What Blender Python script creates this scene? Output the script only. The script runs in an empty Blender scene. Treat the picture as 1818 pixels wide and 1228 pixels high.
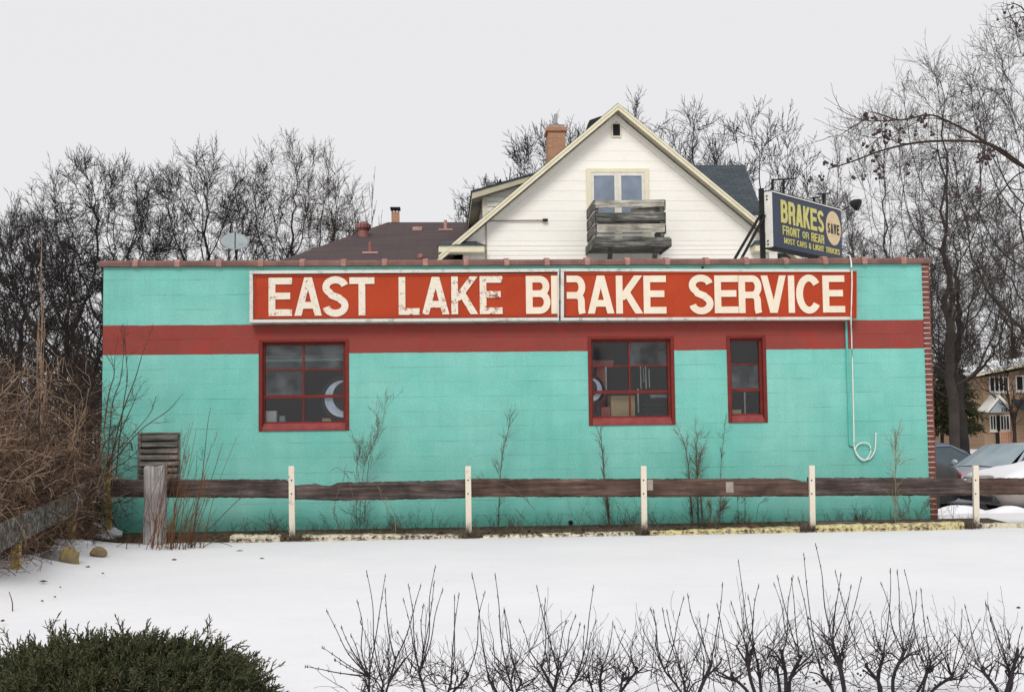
import bpy, math, random
import numpy as np
from mathutils import Matrix, Vector, Euler
random.seed(7)
SC = bpy.context.scene
COL = SC.collection
R = math.radians
# ------------------------------------------------------------------ camera
W0, H0, F0 = 1818.0, 1228.0, 2100.0
CAM = Vector((4.56, -16.28, 1.45))
ROT = Matrix.Rotation(R(-3.48), 4, 'Z') @ Matrix.Rotation(R(90 + 3.75), 4, 'X') @ Matrix.Rotation(R(-0.70), 4, 'Z')
cd = bpy.data.cameras.new('camera')
cam = bpy.data.objects.new('camera', cd); COL.objects.link(cam)
cam.matrix_world = Matrix.Translation(CAM) @ ROT
cd.sensor_width = 36.0; cd.lens = F0 / W0 * 36.0
cd.clip_start = 0.1; cd.clip_end = 2000
SC.camera = cam
# ------------------------------------------------------------------ sky and sun (bright overcast)
w = bpy.data.worlds.new('World'); SC.world = w; w.use_nodes = True
nt = w.node_tree; nt.nodes.clear()
wo = nt.nodes.new('ShaderNodeOutputWorld'); bg = nt.nodes.new('ShaderNodeBackground')
sky = nt.nodes.new('ShaderNodeTexSky'); sky.sky_type = 'NISHITA'; sky.sun_disc = False
sky.sun_elevation = R(40); sky.sun_rotation = R(194)
sky.air_density = 1.0; sky.dust_density = 5.0
sc_ = nt.nodes.new('ShaderNodeVectorMath'); sc_.operation = 'SCALE'; sc_.inputs['Scale'].default_value = 0.10
nt.links.new(sky.outputs[0], sc_.inputs[0])
geo = nt.nodes.new('ShaderNodeTexCoord'); sp = nt.nodes.new('ShaderNodeSeparateXYZ')
nt.links.new(geo.outputs['Generated'], sp.inputs[0])
rmp = nt.nodes.new('ShaderNodeValToRGB')
rmp.color_ramp.elements[0].position = 0.33; rmp.color_ramp.elements[0].color = (0.86, 0.855, 0.865, 1)
rmp.color_ramp.elements[1].position = 0.95; rmp.color_ramp.elements[1].color = (.98, .98, 1.0, 1)
nt.links.new(sp.outputs['Z'], rmp.inputs[0])
mx = nt.nodes.new('ShaderNodeMix'); mx.data_type = 'RGBA'; mx.inputs[0].default_value = 0.06
nt.links.new(rmp.outputs[0], mx.inputs[6]); nt.links.new(sc_.outputs[0], mx.inputs[7])
nt.links.new(mx.outputs[2], bg.inputs[0]); bg.inputs[1].default_value = 1.0
nt.links.new(bg.outputs[0], wo.inputs[0])
sl = bpy.data.lights.new('sun', 'SUN'); sl.energy = 1.75; sl.angle = R(22); sl.color = (1, 0.97, 0.93)
so = bpy.data.objects.new('sun', sl); COL.objects.link(so)
so.rotation_euler = Euler((R(50), 0, R(-14)), 'XYZ')
SC.view_settings.view_transform = 'Standard'; SC.view_settings.look = 'None'
SC.view_settings.exposure = 0.0; SC.view_settings.gamma = 1.0
# ------------------------------------------------------------------ projection helpers (photo pixel -> point on a real plane)
R3 = ROT.to_3x3()
def ray(x, y): return R3 @ Vector(((x - W0 / 2), -(y - H0 / 2), -F0))
def P(x, y, Y=0.0):
    d = ray(x, y); t = (Y - CAM.y) / d.y; return CAM + d * t
def PZ(x, y, z=0.0):
    d = ray(x, y); t = (z - CAM.z) / d.z; return CAM + d * t
def PP(x, y, o, n):
    d = ray(x, y); t = (o - CAM).dot(n) / d.dot(n); return CAM + d * t
def proj(p):
    q = R3.transposed() @ (Vector(p) - CAM); return (W0 / 2 - F0 * q.x / q.z, H0 / 2 + F0 * q.y / q.z)
# ------------------------------------------------------------------ materials
def nodes(name):
    m = bpy.data.materials.new(name); m.use_nodes = True
    nt = m.node_tree; b = nt.nodes['Principled BSDF']; return m, nt, b
def N(nt, t, **kw):
    n = nt.nodes.new('ShaderNode' + t)
    for k, v in kw.items(): setattr(n, k, v)
    return n
def coord(nt, mode='Object', scale=(1, 1, 1)):
    tc = N(nt, 'TexCoord'); mp = N(nt, 'Mapping'); mp.inputs['Scale'].default_value = scale
    nt.links.new(tc.outputs[mode], mp.inputs[0]); return mp.outputs[0]
def noise(nt, vec, scale, detail=4, rough=.6):
    n = N(nt, 'TexNoise'); n.inputs['Scale'].default_value = scale; n.inputs['Detail'].default_value = detail
    n.inputs['Roughness'].default_value = rough; nt.links.new(vec, n.inputs['Vector']); return n.outputs['Fac']
def ramp(nt, fac, stops):
    r = N(nt, 'ValToRGB'); e = r.color_ramp.elements
    while len(e) < len(stops): e.new(0.5)
    for i, (p, c) in enumerate(stops):
        e[i].position = p; e[i].color = (c[0], c[1], c[2], 1) if not isinstance(c, (int, float)) else (c, c, c, 1)
    nt.links.new(fac, r.inputs[0]); return r.outputs[0]
def mixc(nt, fac, a, b, mode='MIX'):
    m = N(nt, 'Mix', data_type='RGBA', blend_type=mode)
    for s, v in ((0, fac), (6, a), (7, b)):
        if isinstance(v, (int, float)): m.inputs[s].default_value = v
        elif isinstance(v, tuple): m.inputs[s].default_value = (v[0], v[1], v[2], 1)
        else: nt.links.new(v, m.inputs[s])
    return m.outputs[2]
def math_(nt, op, a, b=None, c=None):
    m = N(nt, 'Math', operation=op)
    for i, v in enumerate((a, b, c)):
        if v is None: continue
        if isinstance(v, (int, float)): m.inputs[i].default_value = v
        else: nt.links.new(v, m.inputs[i])
    return m.outputs[0]
def bump(nt, b, h, s=.4, d=.01):
    bn = N(nt, 'Bump'); bn.inputs['Strength'].default_value = s; bn.inputs['Distance'].default_value = d
    nt.links.new(h, bn.inputs['Height']); nt.links.new(bn.outputs[0], b.inputs['Normal'])
def M(name, c1, c2=None, scale=6, rough=.8, bs=0.3, bd=.004, bscale=60, stretch=(1, 1, 1), grain=.12, metal=0, lo=.35, hi=.65):
    """two tones mixed by noise, fine grain, bump"""
    m, nt, b = nodes(name); v = coord(nt, 'Object', stretch)
    c2 = c2 or tuple(x * .8 for x in c1)
    f = noise(nt, v, scale, 5); col = ramp(nt, f, [(lo, c1), (hi, c2)])
    g = noise(nt, v, bscale, 3, .7)
    if grain: col = mixc(nt, 1.0, col, ramp(nt, g, [(.3, 1 - grain), (.7, 1 + grain)]), 'MULTIPLY')
    nt.links.new(col, b.inputs['Base Color']); b.inputs['Roughness'].default_value = rough
    b.inputs['Metallic'].default_value = metal
    if rough >= .6: b.inputs['Specular IOR Level'].default_value = .15
    if bs: bump(nt, b, g, bs, bd)
    return m
# painted block wall with its red band
C = .2032
def wall_mat():
    m, nt, b = nodes('painted_block'); tc = N(nt, 'TexCoord'); s = N(nt, 'SeparateXYZ'); nt.links.new(tc.outputs['Object'], s.inputs[0])
    cb = N(nt, 'CombineXYZ'); nt.links.new(s.outputs['X'], cb.inputs[0]); nt.links.new(s.outputs['Z'], cb.inputs[1])
    br = N(nt, 'TexBrick'); nt.links.new(cb.outputs[0], br.inputs['Vector'])
    br.inputs['Scale'].default_value = 1; br.inputs['Brick Width'].default_value = .4064; br.inputs['Row Height'].default_value = C
    br.inputs['Mortar Size'].default_value = .005; br.inputs['Mortar Smooth'].default_value = .3
    # only the bed joints read clearly: a saw of z
    zf = math_(nt, 'FRACT', math_(nt, 'DIVIDE', s.outputs['Z'], C))
    dj = math_(nt, 'MINIMUM', zf, math_(nt, 'SUBTRACT', 1.0, zf))
    bed = ramp(nt, dj, [(0.0, 1.0), (.028, 0.0)])
    mo = tc.outputs['Object']
    patch = ramp(nt, noise(nt, coord(nt, 'Object', (1, 1, 3)), 1.6, 4), [(.42, .08), (.62, 1.0)])
    joint = math_(nt, 'MULTIPLY', math_(nt, 'ADD', math_(nt, 'MULTIPLY', bed, .9), math_(nt, 'MULTIPLY', br.outputs['Fac'], .15)), patch)
    big = noise(nt, mo, .9, 4)
    teal = ramp(nt, big, [(.3, (.150, .475, .405)), (.55, (.195, .51, .445)), (.75, (.245, .535, .47))])
    streak = ramp(nt, noise(nt, coord(nt, 'Object', (5, 1, .5)), 1.5, 5), [(.42, 1.0), (.7, .93)])
    teal = mixc(nt, 1, teal, streak, 'MULTIPLY')
    red = ramp(nt, noise(nt, coord(nt, 'Object', (1, 1, 1.6)), 1.7, 5), [(.32, (.27, .050, .040)), (.5, (.25, .056, .046)), (.68, (.31, .046, .036))])
    # rough painted edges of the band
    wob = math_(nt, 'MULTIPLY', math_(nt, 'SUBTRACT', noise(nt, coord(nt, 'Object', (1, 1, .1)), 6, 4), .5), .02)
    zz = math_(nt, 'ADD', s.outputs['Z'], wob)
    inb = math_(nt, 'MULTIPLY', math_(nt, 'GREATER_THAN', zz, 12 * C), math_(nt, 'LESS_THAN', zz, 14 * C - .005))
    col = mixc(nt, inb, teal, red)
    blk = N(nt, 'TexBrick'); nt.links.new(cb.outputs[0], blk.inputs['Vector']); blk.inputs['Scale'].default_value = 1; blk.inputs['Brick Width'].default_value = .4064; blk.inputs['Row Height'].default_value = C; blk.inputs['Mortar Size'].default_value = 0
    blk.inputs['Color1'].default_value = (.96, .975, .965, 1); blk.inputs['Color2'].default_value = (1.03, 1.02, 1.025, 1); col = mixc(nt, 1, col, blk.outputs['Color'], 'MULTIPLY')
    pt = ramp(nt, noise(nt, coord(nt, 'Object', (1, 1, 1.8)), 2.3, 6, .7), [(.36, .96), (.5, 1.0), (.66, 1.05)]); col = mixc(nt, 1, col, pt, 'MULTIPLY')
    g = noise(nt, mo, 55, 3, .8)
    col = mixc(nt, 1, col, ramp(nt, g, [(.30, .80), (.70, 1.17)]), 'MULTIPLY')
    col = mixc(nt, math_(nt, 'MULTIPLY', joint, .42), col, mixc(nt, 1, col, (.28, .30, .32), 'MULTIPLY'))
    # lowest courses darkened in the colour for shade below the rail, uneven upper edge
    dz = math_(nt, 'ADD', s.outputs['Z'], math_(nt, 'MULTIPLY', noise(nt, coord(nt, 'Object', (1, 1, .2)), 3, 5), .35))
    low_shade = ramp(nt, dz, [(.28, 1.0), (.62, 0.0)])
    col = mixc(nt, math_(nt, 'MULTIPLY', low_shade, .45), col, mixc(nt, 1, col, (.32, .55, .50), 'MULTIPLY'))
    nt.links.new(col, b.inputs['Base Color']); b.inputs['Roughness'].default_value = .8; b.inputs['Specular IOR Level'].default_value = .15
    hgt = math_(nt, 'SUBTRACT', math_(nt, 'MULTIPLY', noise(nt, mo, 45, 5, .7), .35), joint)
    bump(nt, b, hgt, .5, .006); return m
def brick_mat(name, c1, c2, mortar, axis='X', bw=.2, rh=.0677, ms=.008):
    m, nt, b = nodes(name); tc = N(nt, 'TexCoord'); s = N(nt, 'SeparateXYZ'); nt.links.new(tc.outputs['Object'], s.inputs[0])
    cb = N(nt, 'CombineXYZ'); nt.links.new(s.outputs[axis], cb.inputs[0]); nt.links.new(s.outputs['Z'], cb.inputs[1])
    br = N(nt, 'TexBrick'); nt.links.new(cb.outputs[0], br.inputs['Vector']); br.inputs['Scale'].default_value = 1
    br.inputs['Brick Width'].default_value = bw; br.inputs['Row Height'].default_value = rh; br.inputs['Mortar Size'].default_value = ms
    br.inputs['Color1'].default_value = (*c1, 1); br.inputs['Color2'].default_value = (*c2, 1); br.inputs['Mortar'].default_value = (*mortar, 1)
    g = noise(nt, tc.outputs['Object'], 25, 4)
    nt.links.new(mixc(nt, 1, br.outputs['Color'], ramp(nt, g, [(.3, .8), (.7, 1.2)]), 'MULTIPLY'), b.inputs['Base Color'])
    b.inputs['Roughness'].default_value = .85
    return m
def siding_mat():
    m, nt, b = nodes('cream_siding'); tc = N(nt, 'TexCoord'); s = N(nt, 'SeparateXYZ'); nt.links.new(tc.outputs['Object'], s.inputs[0])
    v = tc.outputs['Object']
    g = noise(nt, v, 1.2, 5); col = ramp(nt, g, [(.3, (.88, .855, .79)), (.7, (.84, .815, .745))])
    st = ramp(nt, noise(nt, coord(nt, 'Object', (.5, .5, 9)), 1.4, 4), [(.45, 1.0), (.75, .95)])
    col = mixc(nt, 1, col, st, 'MULTIPLY')
    f = noise(nt, v, 55, 2); col = mixc(nt, 1, col, ramp(nt, f, [(.3, .93), (.7, 1.06)]), 'MULTIPLY')
    nt.links.new(col, b.inputs['Base Color']); b.inputs['Roughness'].default_value = .6; return m
def wood_mat(name, c1, c2, c3, sx=1.2, sz=16, rough=.85, axis=0):
    m, nt, b = nodes(name); b.inputs['Specular IOR Level'].default_value = .15
    sc = [sz, sz, sz]; sc[axis] = sx
    v = coord(nt, 'Object', tuple(sc)); f = noise(nt, v, 1.6, 8, .68)
    col = ramp(nt, f, [(.30, c1), (.5, c2), (.72, c3)])
    v2 = coord(nt, 'Object'); f2 = noise(nt, v2, 2.5, 4); col = mixc(nt, 1, col, ramp(nt, f2, [(.35, .65), (.65, 1.35)]), 'MULTIPLY')
    nt.links.new(col, b.inputs['Base Color']); b.inputs['Roughness'].default_value = rough
    bump(nt, b, f, .6, .008); return m
def glass_mat(name, dust=(.3, .3, .3), dlo=.5, dhi=.8, amt=.3, base=(.88, .90, .92)):
    m = bpy.data.materials.new(name); m.use_nodes = True; nt = m.node_tree; nt.nodes.clear()
    o = N(nt, 'OutputMaterial'); t = N(nt, 'BsdfTransparent'); t.inputs[0].default_value = (*base, 1)
    g = N(nt, 'BsdfGlossy'); g.inputs['Roughness'].default_value = .06
    fr = N(nt, 'Fresnel'); fr.inputs[0].default_value = 1.5
    mm = N(nt, 'MixShader'); nt.links.new(fr.outputs[0], mm.inputs[0]); nt.links.new(t.outputs[0], mm.inputs[1]); nt.links.new(g.outputs[0], mm.inputs[2])
    d = N(nt, 'BsdfDiffuse'); d.inputs[0].default_value = (*dust, 1)
    f = ramp(nt, noise(nt, coord(nt), 3, 5), [(dlo, 0.0), (dhi, amt)])
    m2 = N(nt, 'MixShader'); nt.links.new(f, m2.inputs[0]); nt.links.new(mm.outputs[0], m2.inputs[1]); nt.links.new(d.outputs[0], m2.inputs[2])
    nt.links.new(m2.outputs[0], o.inputs[0]); return m
def snow_mat():
    m, nt, b = nodes('snow'); tc = coord(nt)
    f = noise(nt, tc, .5, 6); col = ramp(nt, f, [(.35, (.745, .742, .755)), (.65, (.70, .70, .72))])
    d = ramp(nt, noise(nt, coord(nt), 2.2, 8, .8), [(.66, 0.0), (.78, .25)])
    col = mixc(nt, d, col, (.55, .52, .48))
    nt.links.new(col, b.inputs['Base Color']); b.inputs['Roughness'].default_value = .75
    b.inputs['Specular IOR Level'].default_value = .2
    h = math_(nt, 'ADD', math_(nt, 'MULTIPLY', noise(nt, tc, 3, 6, .6), .8), math_(nt, 'MULTIPLY', noise(nt, tc, 60, 3), .12))
    bump(nt, b, h, .35, .05); return m
def shingle_mat(name, c1, c2, c3, rh=.14, bw=.3, flip='X', zs=1.5):
    m, nt, b = nodes(name); tc = N(nt, 'TexCoord'); s = N(nt, 'SeparateXYZ'); nt.links.new(tc.outputs['Object'], s.inputs[0])
    cb = N(nt, 'CombineXYZ'); nt.links.new(s.outputs[flip], cb.inputs[0]); nt.links.new(math_(nt, 'MULTIPLY', s.outputs['Z'], zs), cb.inputs[1])
    br = N(nt, 'TexBrick'); nt.links.new(cb.outputs[0], br.inputs['Vector']); br.inputs['Scale'].default_value = 1
    br.inputs['Brick Width'].default_value = bw; br.inputs['Row Height'].default_value = rh; br.inputs['Mortar Size'].default_value = .008
    br.inputs['Color1'].default_value = (*c1, 1); br.inputs['Color2'].default_value = (*c2, 1); br.inputs['Mortar'].default_value = (*c3, 1)
    g = noise(nt, tc.outputs['Object'], 30, 3, .8)
    nt.links.new(mixc(nt, 1, br.outputs['Color'], ramp(nt, g, [(.3, .6), (.7, 1.4)]), 'MULTIPLY'), b.inputs['Base Color'])
    b.inputs['Roughness'].default_value = .95; return m
def peel_mat(name, base, rust, lo, hi, sc=9):
    m, nt, b = nodes(name); v = coord(nt)
    pv = noise(nt, v, sc, 7, .72); gate = noise(nt, v, 1.1, 2)
    f = ramp(nt, math_(nt, 'ADD', math_(nt, 'MULTIPLY', pv, .75), math_(nt, 'MULTIPLY', gate, .25)), [(lo, 0.0), (hi, 1.0)])
    col = mixc(nt, f, base, rust)
    col = mixc(nt, 1, col, ramp(nt, noise(nt, v, 60, 2), [(.3, .9), (.7, 1.08)]), 'MULTIPLY')
    nt.links.new(col, b.inputs['Base Color']); b.inputs['Roughness'].default_value = .55; return m
MT = {}
MT['wall'] = wall_mat()
MT['tile'] = M('clay_tile', (.22, .115, .095), (.135, .075, .065), 5, .7, .3, .003, 70, grain=.2)
MT['tilecol'] = M('clay_collar', (.38, .21, .18), (.26, .13, .11), 8, .7, .3, .003, 70, grain=.2)
MT['redframe'] = M('red_frame_paint', (.185, .028, .022), (.13, .022, .018), 10, .7, .2, .002, 90)
MT['sill'] = M('red_sill_paint', (.27, .065, .060), (.21, .045, .045), 7, .7, .2, .002, 90)
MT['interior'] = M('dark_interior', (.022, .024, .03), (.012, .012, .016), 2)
MT['roofing'] = M('snowy_bounce_roofing', (.7, .7, .72), (.55, .55, .56), 3)  # hidden shop roof, kept snow-white to bounce light onto the house behind
MT['glass'] = glass_mat('window_glass', amt=.0)
MT['dustyglass'] = glass_mat('dusty_glass', (.42, .46, .48), .35, .75, .20)
MT['brickend'] = M('dark_red_brick', (.13, .045, .035), (.20, .07, .055), 14, .85, .4, .004, 60)
MT['mortar'] = M('pale_mortar', (.62, .55, .50), (.45, .40, .37), 12, .9)
MT['sidebrick'] = brick_mat('side_brick', (.16, .05, .04), (.2, .07, .055), (.5, .45, .4), 'Y')
MT['signframe'] = peel_mat('sign_frame', (.60, .57, .53), (.27, .22, .18), .52, .66, 9)
MT['signred'] = M('sign_red', (.40, .048, .013), (.345, .038, .011), 2.0, .6, .12, .002, 80, grain=.14)
MT['signred'].node_tree.nodes['Principled BSDF'].inputs['Specular IOR Level'].default_value = .2
MT['letterworn'] = peel_mat('worn_letter', (.70, .63, .52), (.27, .09, .05), .535, .60, 14)
MT['letter'] = M('sign_letter', (.75, .66, .53), (.70, .60, .47), 5, .5, .15, .002, 80, grain=.08)
MT['navy'] = M('navy_panel', (.020, .034, .075), (.014, .026, .058), 5, .5, .1, .002, 80, grain=.15)
MT['yellow'] = M('yellow_paint', (.62, .56, .17), (.5, .46, .14), 20, .5, 0)
MT['creamdot'] = M('cream_dot', (.68, .52, .30), (.58, .44, .26), 10, .5, 0)
MT['black'] = M('black_metal', (.012, .012, .014), (.02, .02, .02), 8, .65)
MT['white'] = M('white_metal', (.72, .70, .64), (.62, .60, .55), 8, .5)
MT['blackpaint'] = M('black_lettering', (.02, .02, .02), (.03, .03, .03), 8, .5, 0)
MT['siding'] = siding_mat()
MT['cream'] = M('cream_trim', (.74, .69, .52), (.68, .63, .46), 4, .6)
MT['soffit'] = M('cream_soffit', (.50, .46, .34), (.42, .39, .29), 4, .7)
MT['winblue'] = M('curtained_pane', (.22, .26, .33), (.16, .20, .26), 3, .22, 0)
MT['greywood'] = wood_mat('weathered_wood', (.015, .015, .016), (.10, .098, .09), (.36, .34, .29), 1.0, 12)
MT['palewood'] = wood_mat('pale_weathered_wood', (.10, .095, .08), (.33, .31, .26), (.52, .49, .42), 1.0, 12)
MT['darkroof'] = shingle_mat('slate_shingle', (.035, .05, .06), (.055, .07, .08), (.012, .015, .018))
MT['brownroof'] = shingle_mat('brown_shingle', (.052, .034, .036), (.07, .044, .044), (.03, .02, .02), .13, .9)
MT['chim'] = brick_mat('chimney_brick', (.42, .21, .12), (.34, .16, .09), (.36, .27, .2), 'X', .2, .07, .006)
MT['conc'] = M('grey_concrete', (.35, .31, .26), (.26, .23, .2), 8)
MT['redvent'] = M('red_vent_metal', (.26, .10, .085), (.19, .07, .06), 8, .5)
MT['pinkvent'] = M('pale_red_metal', (.46, .26, .23), (.38, .2, .18), 8, .5)
MT['dish'] = M('grey_dish', (.30, .34, .35), (.25, .29, .30), 12, .5)
MT['plank'] = wood_mat('dark_timber', (.022, .017, .016), (.066, .050, .045), (.17, .135, .12), 1.0, 13)
MT['plankbrown'] = wood_mat('brown_timber', (.03, .020, .017), (.085, .055, .044), (.17, .11, .085), 1.0, 13)
MT['postwhite'] = peel_mat('cream_post', (.68, .61, .50), (.28, .2, .14), .60, .66, 14)
MT['postyellow'] = peel_mat('yellow_post', (.46, .34, .11), (.16, .1, .06), .50, .62, 14)
MT['greypost'] = wood_mat('grey_post', (.07, .06, .055), (.30, .28, .27), (.52, .50, .49), .9, 26, axis=2)
MT['kerb'] = peel_mat('worn_yellow_timber', (.56, .51, .38), (.17, .135, .10), .50, .55, 18)
MT['kerbpale'] = peel_mat('pale_parking_timber', (.64, .59, .46), (.2, .16, .11), .51, .56, 18)
MT['kerbyel'] = peel_mat('yellow_parking_timber', (.56, .49, .24), (.2, .16, .10), .50, .55, 18)
MT['soil'] = M('leafy_soil', (.05, .038, .028), (.13, .095, .065), 12, .95, .8, .03, 30, grain=.4)
MT['snow'] = snow_mat()
MT['snowclean'] = M('clean_snow', (.80, .81, .84), (.76, .77, .80), 3, .7, .3, .02, 12, grain=.02)
MT['barkdark'] = M('dark_bark', (.018, .016, .017), (.034, .028, .027), 1.5, .9, .3, .01, 30)
MT['barkblue'] = M('black_bark', (.016, .017, .022), (.03, .029, .032), 1.5, .9, .3, .01, 30)
MT['barkgrey'] = M('grey_brown_bark', (.078, .065, .056), (.045, .038, .035), 1.5, .9, .3, .01, 30)
MT['barkbrown'] = M('brown_bark', (.055, .038, .028), (.030, .022, .018), 1.5, .9, .3, .01, 30)
MT['bramble'] = M('bramble_twig', (.065, .042, .031), (.26, .165, .11), 3.5, .85, 0, grain=.3, bscale=18, lo=.42, hi=.66)
MT['bramble2'] = M('pale_bramble', (.42, .30, .21), (.18, .115, .08), 4, .85, 0, grain=.2, bscale=18)
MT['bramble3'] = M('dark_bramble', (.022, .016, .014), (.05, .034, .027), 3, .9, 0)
MT['canes'] = M('dark_cane', (.05, .035, .03), (.11, .07, .05), 5, .8, 0)
MT['orangecane'] = M('orange_cane', (.20, .085, .035), (.10, .05, .03), 5, .8, 0)
MT['weed'] = M('dry_weed', (.17, .145, .105), (.09, .075, .055), 8, .9, 0)
MT['weedpale'] = M('pale_dry_grass', (.30, .25, .16), (.16, .12, .08), 8, .9, 0)
MT['shrub'] = M('dark_shrub_twig', (.022, .020, .024), (.045, .034, .034), 9, .7, .3, .002, 60)
MT['juniper'] = M('juniper_scale', (.018, .028, .014), (.055, .066, .028), 5, .8, 0, grain=.3, bscale=30)
MT['juniper2'] = M('juniper_tip', (.075, .082, .040), (.13, .105, .055), 6, .8, 0, grain=.3, bscale=30)
MT['pine'] = M('pine_needles', (.012, .028, .013), (.03, .045, .022), 5, .8, 0, grain=.3)
MT['spruce'] = M('spruce_needles', (.035, .042, .022), (.075, .075, .035), 2, .85, 0, grain=.3, bscale=20)
MT['berry'] = M('dried_berry', (.022, .006, .008), (.04, .010, .012), 20, .45, 0)
MT['rock'] = M('ochre_rock', (.30, .22, .08), (.16, .13, .09), 5, .9, .6, .02, 20)
MT['greyrock'] = M('grey_rock', (.12, .115, .11), (.22, .21, .2), 5, .9, .6, .02, 20)
MT['leaf'] = M('dead_leaf', (.14, .075, .04), (.09, .05, .03), 20, .9, 0)
MT['tan'] = brick_mat('tan_brick', (.34, .22, .13), (.27, .17, .10), (.36, .28, .2), 'X', .4, .13, .014)
MT['carsilver'] = M('silver_paint', (.43, .46, .52), (.38, .41, .47), 2, .28, 0, grain=.03, metal=.35)
MT['carblue'] = M('dull_blue_paint', (.13, .17, .24), (.10, .14, .2), 2, .3, 0, grain=.03, metal=.3)
MT['carbeige'] = M('muddy_beige_paint', (.27, .25, .23), (.20, .18, .165), 3, .5, 0, grain=.08)
MT['cardark'] = M('black_car_trim', (.02, .02, .022), (.03, .03, .03), 5, .5, 0)
MT['carglass'] = M('tinted_car_glass', (.05, .075, .09), (.07, .10, .115), 2, .08, 0, grain=.02)
MT['shield'] = M('hazy_windscreen', (.26, .33, .36), (.20, .27, .30), 2, .12, 0, grain=.02)
MT['tyre'] = M('rubber', (.018, .018, .018), (.03, .03, .03), 9, .85)
MT['rim'] = M('wheel_metal', (.35, .35, .36), (.28, .28, .3), 9, .35, 0, metal=.6)
MT['tail'] = M('red_lens', (.5, .03, .02), (.4, .02, .02), 9, .2, 0)
MT['lens'] = M('clear_lens', (.6, .62, .62), (.5, .5, .5), 9, .15, 0)
MT['whiteband'] = M('white_sidewall', (.85, .88, .92), (.55, .62, .72), 9, .4, 0)
MT['card'] = M('cardboard', (.62, .44, .22), (.5, .36, .18), 6, .85)
MT['box'] = M('pale_box', (.62, .62, .55), (.5, .5, .46), 6, .6)
MT['chairred'] = M('red_plastic', (.5, .12, .08), (.4, .1, .07), 6, .5)
MT['louver'] = wood_mat('rusty_louver', (.03, .027, .025), (.14, .125, .11), (.30, .27, .23), 1.4, 14)
MT['teal'] = M('teal_paint', (.12, .50, .43), (.10, .42, .36), 6, .6)
MT['cable'] = M('white_cable', (.74, .76, .72), (.68, .7, .66), 6, .5, 0)
lm, lnt, lb = nodes('green_glow'); lb.inputs['Base Color'].default_value = (.5, .7, .62, 1)
lb.inputs['Emission Color'].default_value = (.45, .75, .65, 1); lb.inputs['Emission Strength'].default_value = .07; MT['tube'] = lm  # weakly glowing bar put in for the greenish streak in the top panes
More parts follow.
